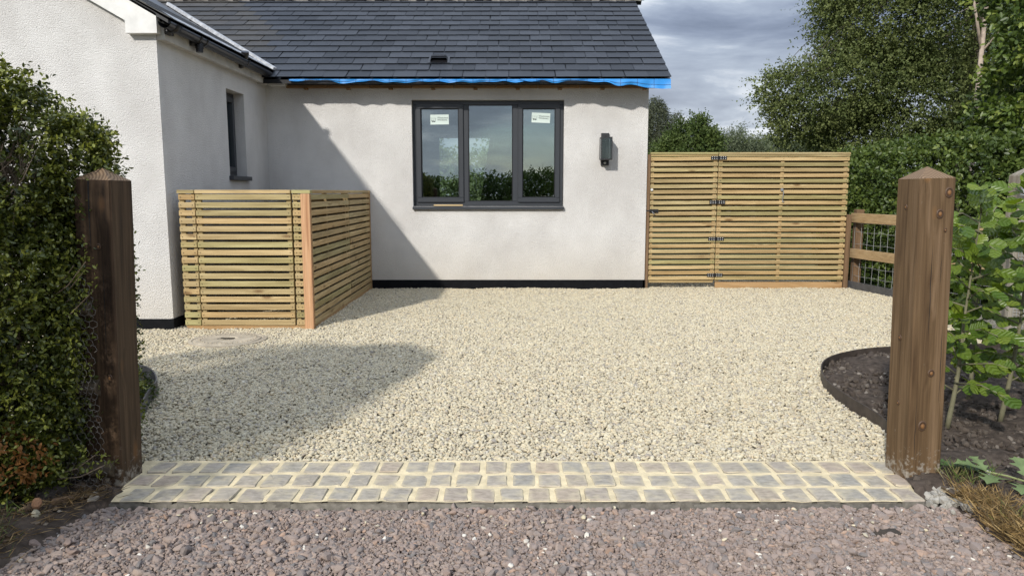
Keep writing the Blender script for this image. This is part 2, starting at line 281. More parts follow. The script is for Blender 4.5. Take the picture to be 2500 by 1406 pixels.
# ------------------------------------------------------------------ object helpers
BASE = {}
def props(o, label=None, cat=None, group=None, kind=None):
    if label: o['label'] = label
    if cat: o['category'] = cat
    if group: o['group'] = group
    if kind: o['kind'] = kind
    return o
def thing(name, label, cat, loc, group=None):
    o = bpy.data.objects.new(name, None); COL.objects.link(o); o.location = loc; o.empty_display_size = .2
    BASE[o] = Vector(loc); return props(o, label, cat, group)
def link(name, me, parent=None, at=None, base=None):
    """a mesh object; `at` is its world position, `base` the world point its vertices are relative to"""
    o = bpy.data.objects.new(name, me); COL.objects.link(o)
    w = Vector(at) if at is not None else Vector((0, 0, 0))
    if parent is not None:
        o.parent = parent; o.location = w-BASE[parent]
    else: o.location = w
    BASE[o] = w; return o
class MB:
    def __init__(s): s.v = []; s.f = []; s.m = []
    def add(s, vs, fs, mi=0):
        k = len(s.v); s.v += [tuple(v) for v in vs]; s.f += [tuple(i+k for i in f) for f in fs]; s.m += [mi]*len(fs); return s
    def box(s, x0, x1, y0, y1, z0, z1, mi=0):
        return s.add([(x0, y0, z0), (x1, y0, z0), (x1, y1, z0), (x0, y1, z0), (x0, y0, z1), (x1, y0, z1), (x1, y1, z1), (x0, y1, z1)],
              [(3, 2, 1, 0), (4, 5, 6, 7), (0, 1, 5, 4), (1, 2, 6, 5), (2, 3, 7, 6), (3, 0, 4, 7)], mi)
    def bar(s, a, b, w, h, mi=0):
        a = Vector(a); b = Vector(b); d = (b-a).normalized(); u = Vector((0, 0, 1)) if abs(d.z) < .95 else Vector((0, 1, 0))
        r = d.cross(u).normalized()*(w/2); t = r.cross(d).normalized()*(h/2)
        vs = [a-r-t, a+r-t, a+r+t, a-r+t, b-r-t, b+r-t, b+r+t, b-r+t]
        return s.add(vs, [(0, 1, 2, 3), (7, 6, 5, 4), (0, 4, 5, 1), (1, 5, 6, 2), (2, 6, 7, 3), (3, 7, 4, 0)], mi)
    def tube(s, pts, rad, sides=6, mi=0, cap=True):
        pts = [Vector(p) for p in pts]; n = len(pts); rad = rad if hasattr(rad, '__len__') else [rad]*n
        ref = Vector((.31, .17, .93)); vs = []
        for i, p in enumerate(pts):
            d = (pts[min(i+1, n-1)]-pts[max(i-1, 0)]).normalized()
            a = d.cross(ref); a = a.normalized() if a.length > 1e-4 else Vector((1, 0, 0)); b = d.cross(a)
            for k in range(sides):
                t = 2*math.pi*k/sides; vs.append(p+(a*math.cos(t)+b*math.sin(t))*rad[i])
        fs = [(i*sides+k, i*sides+(k+1) % sides, (i+1)*sides+(k+1) % sides, (i+1)*sides+k) for i in range(n-1) for k in range(sides)]
        if cap: fs += [tuple(range(sides-1, -1, -1)), tuple((n-1)*sides+k for k in range(sides))]
        return s.add(vs, fs, mi)
    def mesh(s, name, mats, base=(0, 0, 0), smooth=False, bevel=0):
        b = Vector(base); me = bpy.data.meshes.new(name)
        me.from_pydata([tuple(Vector(v)-b) for v in s.v], [], s.f)
        for m in (mats if isinstance(mats, (list, tuple)) else [mats]): me.materials.append(m)
        me.polygons.foreach_set('material_index', s.m)
        if bevel:
            bm = bmesh.new(); bm.from_mesh(me); bmesh.ops.bevel(bm, geom=bm.edges[:], offset=bevel, segments=1, affect='EDGES', profile=.5); bm.to_mesh(me); bm.free()
        me.polygons.foreach_set('use_smooth', [smooth]*len(me.polygons)); me.update(); return me
    def build(s, name, mats, parent=None, at=None, smooth=False, bevel=0):
        if at is None: at = tuple(sum(v[i] for v in s.v)/len(s.v) for i in range(3))
        return link(name, s.mesh(name, mats, at, smooth, bevel), parent, at)
def boxpart(name, mat, parent, x0, x1, y0, y1, z0, z1, bevel=0):
    return MB().box(x0, x1, y0, y1, z0, z1).build(name, mat, parent, ((x0+x1)/2, (y0+y1)/2, (z0+z1)/2), False, bevel)
_bx = {}
def slatbox(name, mat, parent, x0, x1, y0, y1, z0, z1, bevel=.003):
    key = (round(x1-x0, 3), round(y1-y0, 3), round(z1-z0, 3), mat.name)
    if key not in _bx:
        _bx[key] = MB().box(-(x1-x0)/2, (x1-x0)/2, -(y1-y0)/2, (y1-y0)/2, -(z1-z0)/2, (z1-z0)/2).mesh(name, mat, (0, 0, 0), False, bevel)
    return link(name, _bx[key], parent, ((x0+x1)/2, (y0+y1)/2, (z0+z1)/2))
def catmull(P, n=10):
    P = [Vector(p) for p in P]; P = [P[0]*2-P[1]]+P+[P[-1]*2-P[-2]]; o = []
    for i in range(1, len(P)-2):
        for k in range(n):
            t = k/n; a, b, c, d = P[i-1:i+3]
            o.append(.5*((2*b)+(c-a)*t+(2*a-5*b+4*c-d)*t*t+(3*b-a-3*c+d)*t**3))
    return o+[P[-2]]
def sheet(name, poly, z, mat, kind='structure', n=0):
    me = bpy.data.meshes.new(name); bm = bmesh.new()
    f = bm.faces.new([bm.verts.new((p[0], p[1], z)) for p in poly])
    if f.normal.z < 0: f.normal_flip()
    bmesh.ops.triangulate(bm, faces=bm.faces[:]); bm.to_mesh(me); bm.free()
    if me.polygons and me.polygons[0].normal.z < 0: me.flip_normals()
    me.materials.append(mat); o = link(name, me); o['kind'] = kind; return o

# ------------------------------------------------------------------ scatter of stones by geometry nodes
def rock_scatter(name, host, layers, parent=None):
    """layers: (density per m2, size min, size max, flatness, kind 'round'|'angular', material, seed, z lift)"""
    g = bpy.data.node_groups.new(name, 'GeometryNodeTree')
    g.interface.new_socket('Geometry', in_out='INPUT', socket_type='NodeSocketGeometry'); g.interface.new_socket('Geometry', in_out='OUTPUT', socket_type='NodeSocketGeometry')
    N = lambda t, **k: [n := g.nodes.new(t), [setattr(n, a, b) for a, b in k.items()]][0]
    L = g.links.new
    gi = N('NodeGroupInput'); go = N('NodeGroupOutput'); J = N('GeometryNodeJoinGeometry'); L(J.outputs[0], go.inputs[0])
    for (dens, s0, s1, flat, kind, mat, seed, lift) in layers:
        dp = N('GeometryNodeDistributePointsOnFaces'); L(gi.outputs[0], dp.inputs['Mesh']); dp.inputs['Density'].default_value = dens; dp.inputs['Seed'].default_value = seed
        tr = N('GeometryNodeSetPosition'); L(dp.outputs['Points'], tr.inputs['Geometry'])
        ro = N('FunctionNodeRandomValue', data_type='FLOAT_VECTOR'); ro.inputs[0].default_value = (0, 0, lift-.6*s0); ro.inputs[1].default_value = (0, 0, lift+.35*s0); ro.inputs['Seed'].default_value = seed+11
        L(ro.outputs[0], tr.inputs['Offset'])
        pz = N('GeometryNodeInputPosition'); nzz = N('ShaderNodeTexNoise'); nzz.inputs['Scale'].default_value = 1.6; nzz.inputs['Detail'].default_value = 2; L(pz.outputs[0], nzz.inputs['Vector'])
        mz = N('ShaderNodeMapRange'); mz.inputs['From Min'].default_value = .3; mz.inputs['From Max'].default_value = .7; mz.inputs['To Min'].default_value = -.006; mz.inputs['To Max'].default_value = .012; L(nzz.outputs[0], mz.inputs['Value'])
        cx_ = N('ShaderNodeCombineXYZ'); L(mz.outputs[0], cx_.inputs['Z']); ts = N('GeometryNodeSetPosition'); L(tr.outputs[0], ts.inputs['Geometry']); L(cx_.outputs[0], ts.inputs['Offset']); tr = ts
        jv = N('GeometryNodeJoinGeometry')
        for v in range(6):
            ic = N('GeometryNodeMeshIcoSphere'); ic.inputs['Radius'].default_value = .5; ic.inputs['Subdivisions'].default_value = 2
            ps = N('GeometryNodeInputPosition'); ad = N('ShaderNodeVectorMath', operation='ADD'); L(ps.outputs[0], ad.inputs[0]); ad.inputs[1].default_value = (seed*3.1+v*7.7, v*3.3, v*1.9)
            nz = N('ShaderNodeTexNoise') if kind == 'round' else N('ShaderNodeTexVoronoi')
            nz.inputs['Scale'].default_value = 1.5 if kind == 'round' else 1.5
            L(ad.outputs[0], nz.inputs['Vector'])
            sb = N('ShaderNodeVectorMath', operation='SUBTRACT'); L(nz.outputs['Color'], sb.inputs[0]); sb.inputs[1].default_value = (.5, .5, .5)
            sc = N('ShaderNodeVectorMath', operation='SCALE'); L(sb.outputs[0], sc.inputs[0]); sc.inputs['Scale'].default_value = 1.0 if kind == 'round' else .55
            sp = N('GeometryNodeSetPosition'); L(ic.outputs['Mesh'], sp.inputs['Geometry']); L(sc.outputs[0], sp.inputs['Offset'])
            cur = sp.outputs[0]
            if kind != 'round':
                ch = N('GeometryNodeConvexHull'); L(cur, ch.inputs[0]); cur = ch.outputs[0]
            tf = N('GeometryNodeTransform'); L(cur, tf.inputs['Geometry']); tf.inputs['Scale'].default_value = (1, .55+.09*(v % 4), flat*(.8+.08*v))
            ss = N('GeometryNodeSetShadeSmooth'); L(tf.outputs[0], ss.inputs['Geometry']); ss.inputs['Shade Smooth'].default_value = kind == 'round'
            sm = N('GeometryNodeSetMaterial'); L(ss.outputs[0], sm.inputs['Geometry']); sm.inputs['Material'].default_value = mat
            gt = N('GeometryNodeGeometryToInstance'); L(sm.outputs[0], gt.inputs[0]); L(gt.outputs[0], jv.inputs[0])
        ip = N('GeometryNodeInstanceOnPoints'); L(tr.outputs[0], ip.inputs['Points']); L(jv.outputs[0], ip.inputs['Instance']); ip.inputs['Pick Instance'].default_value = True
        r1 = N('FunctionNodeRandomValue', data_type='FLOAT_VECTOR'); a = .45; r1.inputs[0].default_value = (-a, -a, 0); r1.inputs[1].default_value = (a, a, 6.283); r1.inputs['Seed'].default_value = seed+1
        er = N('FunctionNodeEulerToRotation'); L(r1.outputs[0], er.inputs[0]); L(er.outputs[0], ip.inputs['Rotation'])
        r2 = N('FunctionNodeRandomValue', data_type='FLOAT'); r2.inputs[2].default_value = 0; r2.inputs[3].default_value = 1; r2.inputs['Seed'].default_value = seed+2
        pw = N('ShaderNodeMath', operation='POWER'); L(r2.outputs[1], pw.inputs[0]); pw.inputs[1].default_value = 1.7
        mr = N('ShaderNodeMapRange'); L(pw.outputs[0], mr.inputs['Value']); mr.inputs['To Min'].default_value = s0; mr.inputs['To Max'].default_value = s1
        L(mr.outputs[0], ip.inputs['Scale']); L(ip.outputs[0], J.inputs[0])
    md = host.modifiers.new('scatter', 'NODES'); md.node_group = g

# ------------------------------------------------------------------ foliage
def norm(a): return a/np.maximum(np.linalg.norm(a, axis=1, keepdims=True), 1e-9)
def leafmesh(name, mat, pos, ax, nor, ln, wd, tint, fold=.25, fine=False, base=(0, 0, 0)):
    n = len(pos); pos = pos-np.array(base); ax = norm(ax); side = norm(np.cross(ax, nor)); nor = np.cross(side, ax)
    l = ln[:, None]; w = (ln*wd)[:, None]
    if fine:
        rows = [(0, 0, 0), (.28, .40, fold*.4), (.66, .42, fold*.4-.06), (1, 0, -.12), (.66, -.42, fold*.4-.06), (.28, -.40, fold*.4)]
        fl = np.array([0, 5, 4, 3, 0, 3, 2, 1])
    else:
        rows = [(0, 0, 0), (.45, .5, fold*.5), (1, 0, -.06), (.45, -.5, fold*.5)]
        fl = None
    K = len(rows); V = np.empty((n, K, 3))
    for k, (a, s_, h) in enumerate(rows): V[:, k] = pos+ax*l*a+side*w*s_+nor*w*h
    me = bpy.data.meshes.new(name); me.vertices.add(n*K); me.vertices.foreach_set('co', V.astype(np.float32).ravel())
    if fine:
        idx = (np.arange(n)[:, None]*K+fl[None]).ravel(); nf = 2*n; tot = 4
    else:
        idx = (np.arange(n)[:, None]*K+np.array([0, 3, 2, 0, 2, 1])[None]).ravel(); nf = 2*n; tot = 3
    me.loops.add(len(idx)); me.loops.foreach_set('vertex_index', idx.astype(np.int32))
    me.polygons.add(nf); me.polygons.foreach_set('loop_start', np.arange(nf, dtype=np.int32)*tot)
    me.update(calc_edges=True)
    at = me.attributes.new('tint', 'FLOAT_COLOR', 'POINT')
    c = np.ones((n, K, 4), np.float32); c[:, :, :3] = tint[:, None, :]; at.data.foreach_set('color', c.ravel())
    me.materials.append(mat); return me
def shell(lobes, n, r0=.62, r1=1.02, p=2.0, clip=.80, bias=2.0, up=None):
    """points spread through the outer part of a union of rounded lobes, with outward normals"""
    C = np.array([l[:3] for l in lobes]); A = np.array([l[3:6] for l in lobes])
    area = (A[:, 0]*A[:, 1]+A[:, 1]*A[:, 2]+A[:, 0]*A[:, 2]); pr = area/area.sum()
    P = []; Nn = []; tot = 0
    while tot < n:
        m = n*2; k = rng.choice(len(lobes), m, p=pr); d = norm(rng.normal(size=(m, 3)))
        q = d/((np.abs(d)**p).sum(1, keepdims=True)**(1/p))
        t = r0+(r1-r0)*(rng.random((m, 1))**(1/bias)); x = C[k]+q*A[k]*t
        nn = norm(np.sign(q)*np.abs(q)**(p-1)/A[k]); keep = x[:, 2] > .03
        for j in range(len(lobes)):
            f = (np.abs((x-C[j])/A[j])**p).sum(1)**(1/p); keep &= (k == j) | (f > clip)
        P.append(x[keep]); Nn.append(nn[keep]); tot += keep.sum()
    return np.concatenate(P)[:n], np.concatenate(Nn)[:n]
def clumpnoise(P, s, seed=0):
    """cheap smooth 3-d noise from summed sines, 0..1"""
    r = np.random.default_rng(seed); a = np.zeros(len(P))
    for i in range(6):
        k = r.normal(size=3)*s*(1+.5*i); a += np.sin(P@k+r.random()*6.28)/(1+.4*i)
    return 1/(1+np.exp(-a*1.3))
def sprays(P, Nn, per, slen, droop=.25, jit=.5, leaflen=(.05, .07), wd=.6, spread=.75, cols=None, tipcol=None, gap=None, gapscale=3., seed=1, flat=.5):
    """leafy shoots: `per` leaves set along a short shoot pointing outwards"""
    if gap is not None:
        k = clumpnoise(P, gapscale, seed) > gap; P = P[k]; Nn = Nn[k]
    n = len(P); d = norm(Nn+rng.normal(size=(n, 3))*jit+np.array([0, 0, -droop])); sd = norm(np.cross(d, rng.normal(size=(n, 3)))); up = np.cross(sd, d)
    t = np.tile((np.arange(per)+.5)/per, (n, 1))+rng.normal(size=(n, per))*.04; s = np.where(np.arange(per) % 2, 1., -1.)[None, :, None]
    ang = np.pi*.5*np.arange(per)[None, :, None]
    sv = sd[:, None]*np.cos(ang*(1-flat))*s+up[:, None]*np.sin(ang*(1-flat))
    L_ = slen*(.6+.8*rng.random((n, 1)))
    pos = P[:, None]+d[:, None]*(t*L_)[..., None]
    ax = d[:, None]*(1-spread*(1-t[..., None]*.6))+sv*spread+rng.normal(size=(n, per, 3))*.22
    nor = up[:, None]*.8+np.array([0, 0, .55])+rng.normal(size=(n, per, 3))*.35
    ln = rng.uniform(*leaflen, (n, per))*(1-.25*t)
    cl = clumpnoise(P, gapscale*.8, seed+5); c0 = np.array(cols); mixk = np.clip(cl+rng.normal(size=n)*.22, 0, 1)[:, None]
    base = c0[0]*(1-mixk)+c0[1]*mixk
    tint = np.repeat(base[:, None], per, 1)*(1+rng.normal(size=(n, per, 1))*.12)
    if tipcol is not None:
        frac, tcx = tipcol; w = (rng.random(n) < frac)[:, None]*(t > .35)*.85; tint = tint*(1-w[..., None])+np.array(tcx)*w[..., None]
    r = lambda a: a.reshape(-1, 3)
    return r(pos), r(ax), r(nor), ln.ravel(), np.full(n*per, wd), np.clip(r(tint), .004, 1)
def merge(*S_): return tuple(np.concatenate(a) for a in zip(*S_))
def filt(s, k): return tuple(a[k] for a in s)
def limbs(mb, base, top, lobes, r, nb=10, seed=3, crook=.12):
    q = random.Random(seed); base = Vector(base); top = Vector(top); pts = []
    for i in range(7):
        t = i/6; pts.append(base.lerp(top, t)+Vector((q.uniform(-1, 1), q.uniform(-1, 1), 0))*crook*(top-base).length*.12*(t > 0))
    mb.tube(pts, [r*(1-.75*i/6)*(1.25 if i == 0 else 1) for i in range(7)], 8)
    for k in range(nb):
        l = lobes[k % len(lobes)]; t = q.uniform(.3, .95); a = pts[0].lerp(pts[-1], t)
        e_ = Vector(l[:3])+Vector([q.uniform(-.75, .75)*l[3+i] for i in range(3)]); mid = a.lerp(e_, .5)+Vector((0, 0, .12*(e_-a).length))
        rr = r*(1-.75*t)*.28
        mb.tube([a, a.lerp(mid, .5)+Vector((0, 0, .03)), mid, e_], [rr, rr*.8, rr*.6, rr*.2], 6)
        for j in range(3):
            e2 = e_+Vector([q.uniform(-.5, .5)*l[3+i] for i in range(3)]); mb.tube([mid, mid.lerp(e2, .6)+Vector((0, 0, .05)), e2], [rr*.45, rr*.3, rr*.1], 5)

# ================================================================== SETTING
GX, GY = 1.0, 9.762          # main wall plane is y = GY
sheet('ground', [(-200, -200), (200, -200), (200, 300), (-200, 300)], -.075, M['ground'])
sheet('lane', [(-40, -3.2), (40, -3.2), (40, .8), (2.6, 1.2), (2.3, 2.2), (2.3, 2.923), (-2.3, 2.923), (-2.3, 2.2), (-2.5, 1.2), (-40, .8)], -.030, M['purple_base'])
edgeR = catmull([(1.90, 3.36, 0), (2.03, 3.84, 0), (2.04, 4.32, 0), (2.08, 4.72, 0), (2.27, 5.20, 0), (2.58, 5.52, 0), (3.05, 5.72, 0), (4.1, 5.84, 0), (5.6, 5.86, 0)], 6)
edgeL = catmull([(-1.86, 3.34, 0), (-2.0, 3.70, 0), (-2.10, 3.98, 0), (-2.22, 4.32, 0), (-2.33, 4.66, 0), (-2.62, 5.02, 0), (-3.2, 5.25, 0), (-5.0, 5.3, 0)], 6)
drive = [(-9, GY-.003), (1.80, GY-.003), (1.80, 11.2), (4.62, 11.2), (4.62, 9.95), (4.84, 8.9), (5.6, 6.6)]+[(p.x, p.y) for p in reversed(edgeR)]+[(1.80, 3.40), (-1.79, 3.40)]+[(p.x, p.y) for p in edgeL]+[(-9, 5.3)]
sheet('driveway', drive, -.014, M['dark_gap_base'])
cg = sheet('cream_gravel', drive, -.006, M['cream'], 'stuff')
rock_scatter('cream_gravel_nodes', cg, [(6200, .015, .034, .50, 'round', M['cream'], 3, .004), (3000, .009, .016, .6, 'round', M['cream'], 23, .003)])
lanev = [(-1.80, 2.12), (1.84, 2.12), (1.84, 2.915), (-1.76, 2.915)]
pg = sheet('purple_gravel', [(-2.05, 1.7), (2.05, 1.7), (1.90, 2.30), (1.86, 2.60), (1.89, 2.75), (1.835, 2.912), (-1.735, 2.912), (-1.83, 2.7), (-1.80, 2.4)], -.028, M['purple'], 'stuff')
rock_scatter('purple_gravel_nodes', pg, [(19000, .005, .012, .75, 'angular', M['fines'], 5, .003), (5600, .011, .027, .60, 'angular', M['purple'], 7, .005), (380, .026, .050, .55, 'angular', M['purple_big'], 9, .006)])

sp_s = sheet('stray_pebbles', [(-1.68, 2.62), (1.75, 2.62), (1.75, 2.915), (-1.68, 2.915)], -.020, M['cream'], 'stuff')
rock_scatter('stray_pebble_nodes', sp_s, [(45, .012, .024, .55, 'round', M['cream'], 63, .008)])
# soil beds
def bed(name, poly, z, amp, seed, mat=None, lanex=None):
    me = bpy.data.meshes.new(name); bm = bmesh.new()
    xs = [p[0] for p in poly]; ys = [p[1] for p in poly]
    f = bm.faces.new([bm.verts.new((p[0], p[1], 0)) for p in poly])
    bmesh.ops.triangulate(bm, faces=bm.faces[:])
    for _ in range(6):
        long = [e for e in bm.edges if e.calc_length() > .10]
        if not long or len(bm.verts) > 9000: break
        bmesh.ops.subdivide_edges(bm, edges=long, cuts=1); bmesh.ops.triangulate(bm, faces=bm.faces[:])
    bm.verts.ensure_lookup_table()
    P = np.array([v.co[:] for v in bm.verts]); h = clumpnoise(P, 5., seed)*.6+clumpnoise(P, 16., seed+1)*.4
    for v, hh in zip(bm.verts, h):
        zz_ = z+amp*(hh-.5) if not v.is_boundary else z-.012
        d = abs(v.co.x)-lanex; k = max(0, min(1, d/.16)) if v.co.y < 3.0 else 1
        v.co.z = zz_*k+(-.040)*(1-k)
    bmesh.ops.recalc_face_normals(bm, faces=bm.faces[:]); bm.to_mesh(me); bm.free()
    if sum(p.normal.z for p in me.polygons) < 0: me.flip_normals()
    me.polygons.foreach_set('use_smooth', [True]*len(me.polygons)); me.materials.append(mat or M['soil'])
    o = link(name, me); o['kind'] = 'structure'; return o
bedR = [(p.x+.012, p.y-.012) for p in edgeR]+[(5.6, 2.0), (1.80, 2.0), (1.80, 2.42), (1.78, 2.88), (1.73, 2.93), (1.77, 3.14), (1.90, 3.30)]
soilR = bed('soil_bed', bedR, .035, .06, 3, None, 1.80)
bedL = [(p.x-.012, p.y-.012) for p in edgeL]+[(-5, 1.4), (-1.9, 1.6), (-1.75, 2.3), (-1.68, 2.88), (-1.67, 2.95), (-1.71, 3.14), (-1.86, 3.22)]
soilL = bed('soil_verge', list(reversed(bedL)), .012, .06, 8, None, 1.72)
sr = sheet('soil_crumbs', [(p[0]+(.14 if p[1] < 3 and p[0] < 3 else 0), p[1]) for p in bedR], .036, M['soil'], 'stuff'); rock_scatter('soil_crumb_nodes', sr, [(900, .010, .035, .8, 'angular', M['clodm'], 41, -.004), (60, .03, .07, .7, 'angular', M['clodm'], 43, -.006)])
sd_ = sheet('verge_debris', [(p[0]-(.14 if p[1] < 3 and p[0] > -3 else 0), p[1]) for p in reversed(bedL)], .012, M['soil'], 'stuff'); rock_scatter('verge_debris_nodes', sd_, [(1700, .008, .03, .6, 'angular', M['debris'], 51, .0), (120, .03, .07, .6, 'angular', M['debris'], 53, -.003)])

# threshold of setts
strip = MB(); nx = 60
zt = .004
sv = []; 
for j in range(10):
    for i in range(nx+1):
        xa, xb = -1.69-.085*j/9, 1.735+.085*j/9
        sv.append((xa+(xb-xa)*i/nx, 2.925+.468*j/9, zt+.0035+.0015*math.sin(i*1.7+j*2.3)+random.uniform(-.0025, .0025)))
sf = [(j*(nx+1)+i, j*(nx+1)+i+1, (j+1)*(nx+1)+i+1, (j+1)*(nx+1)+i) for j in range(9) for i in range(nx)]
strip.add(sv, sf); strip.box(-1.70, 1.745, 2.927, 3.391, -.07, -.006, 1)
ss_ = strip.build('sett_strip', [M['mortar'], M['strip_edge']], None, (0, 3.15, 0)); ss_['kind'] = 'structure'
ss_.data.polygons.foreach_set('use_smooth', [True]*len(ss_.data.polygons))
def settmesh(seed):
    q = random.Random(seed); hw, hd = .0495, .0635; b_ = []; t_ = []
    for (sx_, sy_) in ((-1, -1), (1, -1), (1, 1), (-1, 1)):
        for c in (0, 1):
            flip = (sx_*sy_ > 0) ^ (c == 0)
            cut = q.uniform(.003, .010)
            x = sx_*(hw-(cut if flip else 0)); y = sy_*(hd-(0 if flip else cut)); x += q.uniform(-.004, .004); y += q.uniform(-.004, .004)
            b_.append((x, y, -.03)); t_.append((x*.95, y*.96, .0045+q.uniform(-.002, .0015)))
    mid = [(x*1.0, y*1.0, -.001) for x, y, z in b_]
    mb = MB(); mb.add(b_+mid+t_+[(q.uniform(-.01, .01), q.uniform(-.01, .01), .006)], [(8+k, 8+(k+1) % 8, 16+(k+1) % 8, 16+k) for k in range(8)]+[(16+k, 16+(k+1) % 8, 24) for k in range(8)])
    mb.f += [(k, (k+1) % 8, 8+(k+1) % 8, 8+k) for k in range(8)]; mb.m += [1]*8
    return mb.mesh('sett', [M['sett'], M['strip_edge']], smooth=False)
SM = [settmesh(i) for i in range(9)]
rowy = [2.994, 3.147, 3.305]; bnd = [(-1.685, 1.715), (-1.71, 1.745), (-1.74, 1.775)]
for r_ in range(3):
    x = bnd[r_][0]+.02+(.03, .0, .045)[r_]; k = 0
    while x < bnd[r_][1]:
        wf = random.uniform(.92, 1.10); w_ = .101*wf
        o = link('sett', random.choice(SM), ss_, (x+w_/2-.02, rowy[r_]+random.uniform(-.004, .004), zt+.0035+random.uniform(-.002, .003)))
        o.scale = (wf, random.uniform(.95, 1.04), 1); o.rotation_euler = (random.uniform(-.02, .02), random.uniform(-.02, .02), random.uniform(-.025, .025)+(math.pi if random.random() < .5 else 0))
        x += w_+random.uniform(.014, .025)

# ================================================================== HOUSE
house = thing('bungalow', 'white rendered bungalow with slate roof, dark grey windows and black plinth', 'house', (-1, GY, 0))
WX = -3.21; WY = 6.815; RX = 1.785; EAVE = 2.70
wl_ = MB()
def wallhole(mb, plane, c, a0, a1, z0, z1, h0, h1, hz0, hz1, depth, sgn):
    """rectangular wall sheet with a hole and its reveals; plane 'y' (a = x) or 'x' (a = y)"""
    P = (lambda a, z, d=0: (a, c+d, z)) if plane == 'y' else (lambda a, z, d=0: (c-d, a, z))
    aa = [a0, h0, h1, a1]; zz_ = [z0, hz0, hz1, z1]
    for i in range(3):
        for j in range(3):
            if i == 1 and j == 1: continue
            vs = [P(aa[i], zz_[j]), P(aa[i+1], zz_[j]), P(aa[i+1], zz_[j+1]), P(aa[i], zz_[j+1])]
            mb.add(vs, [(0, 1, 2, 3)])
    H_ = [(h0, hz0), (h1, hz0), (h1, hz1), (h0, hz1)]
    for i in range(4):
        a, b = H_[i], H_[(i+1) % 4]; mb.add([P(*a), P(*b), P(*b, depth), P(*a, depth)], [(0, 1, 2, 3)])
wallhole(wl_, 'y', GY, WX, RX, .0, 2.80, -1.315, .683, 1.105, 2.487, .28, 1)
wallhole(wl_, 'x', WX, WY, GY, .0, 2.80, 8.40, 8.945, 1.475, 2.45, .26, 1)
apex = (-7.2, 2.80+.577*(7.2-3.21))
wl_.add([(-11.2, WY, 0), (WX, WY, 0), (WX, WY, 2.80), (apex[0], WY, apex[1]), (-11.2, WY, 2.80)], [(0, 1, 2, 3, 4)])
RID = (12.49, 4.432)          # ridge y, z
wl_.add([(RX, GY, 0), (RX, 15.0, 0), (RX, 15.0, 2.7), (RX, RID[0], 4.32), (RX, GY, 2.80)], [(0, 1, 2, 3, 4)])
wl_.add([(RX, 15.0, 0), (-.40, 15.0, 0), (-.40, 15.0, 2.7), (RX, 15.0, 2.7)], [(0, 1, 2, 3)])
wl_.add([(-1.50, 15.0, 0), (-11.2, 15.0, 0), (-11.2, 15.0, 2.7), (-1.50, 15.0, 2.7)], [(0, 1, 2, 3)])
wl_.add([(-.40, 15.0, 2.38), (-1.50, 15.0, 2.38), (-1.50, 15.0, 2.7), (-.40, 15.0, 2.7)], [(0, 1, 2, 3)])
wl_.add([(-11.2, WY, 0), (-11.2, WY, 2.8), (-11.2, 15, 2.7), (-11.2, 15, 0)], [(0, 1, 2, 3)])
wo = wl_.build('wall', M['render'], house, (0, 0, 0))
pl = MB(); pl.box(WX+.002, RX, GY-.006, GY+.02, -.05, .122); pl.box(WX-.02, WX+.006, WY, GY-.007, -.05, .108); pl.box(-11.2, WX+.006, WY-.006, WY-.0005, -.05, .105); pl.box(RX-.02, RX+.006, GY-.006, 15, -.05, .122)
pl.build('plinth', M['plinth'], house)
# the room behind the window
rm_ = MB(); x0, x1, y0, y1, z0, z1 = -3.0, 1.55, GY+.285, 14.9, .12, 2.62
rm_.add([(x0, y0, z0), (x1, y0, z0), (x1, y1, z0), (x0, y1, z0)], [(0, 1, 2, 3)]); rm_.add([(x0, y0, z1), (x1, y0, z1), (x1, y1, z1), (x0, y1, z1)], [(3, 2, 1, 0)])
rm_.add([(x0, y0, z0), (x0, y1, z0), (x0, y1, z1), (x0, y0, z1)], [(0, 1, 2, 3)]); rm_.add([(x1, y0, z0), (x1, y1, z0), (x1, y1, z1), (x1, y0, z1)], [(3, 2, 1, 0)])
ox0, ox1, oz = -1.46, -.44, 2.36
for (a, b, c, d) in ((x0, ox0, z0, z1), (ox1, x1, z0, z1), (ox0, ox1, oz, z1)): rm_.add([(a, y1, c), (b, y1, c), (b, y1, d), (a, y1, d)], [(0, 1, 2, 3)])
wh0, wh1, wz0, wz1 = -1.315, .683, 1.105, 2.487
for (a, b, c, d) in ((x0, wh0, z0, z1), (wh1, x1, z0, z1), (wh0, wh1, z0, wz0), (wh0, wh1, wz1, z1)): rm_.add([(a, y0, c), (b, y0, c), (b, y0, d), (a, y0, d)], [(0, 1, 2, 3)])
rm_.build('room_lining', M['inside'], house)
lb_ = MB(); lb_.add([(-.42, 14.6, .13), (-.78, 14.6, .13), (-.44, 14.82, 2.36), (-.36, 14.82, 2.36), (-.42, 14.63, .13), (-.78, 14.63, .13), (-.44, 14.85, 2.36), (-.36, 14.85, 2.36)], [(0, 1, 2, 3), (7, 6, 5, 4), (0, 4, 5, 1), (1, 5, 6, 2), (2, 6, 7, 3), (3, 7, 4, 0)])
lb_.build('leaning_board', M['inside'], house)
rn_ = MB(); rn_.box(-8, 6, 2.3, 2.301, 0, 0)

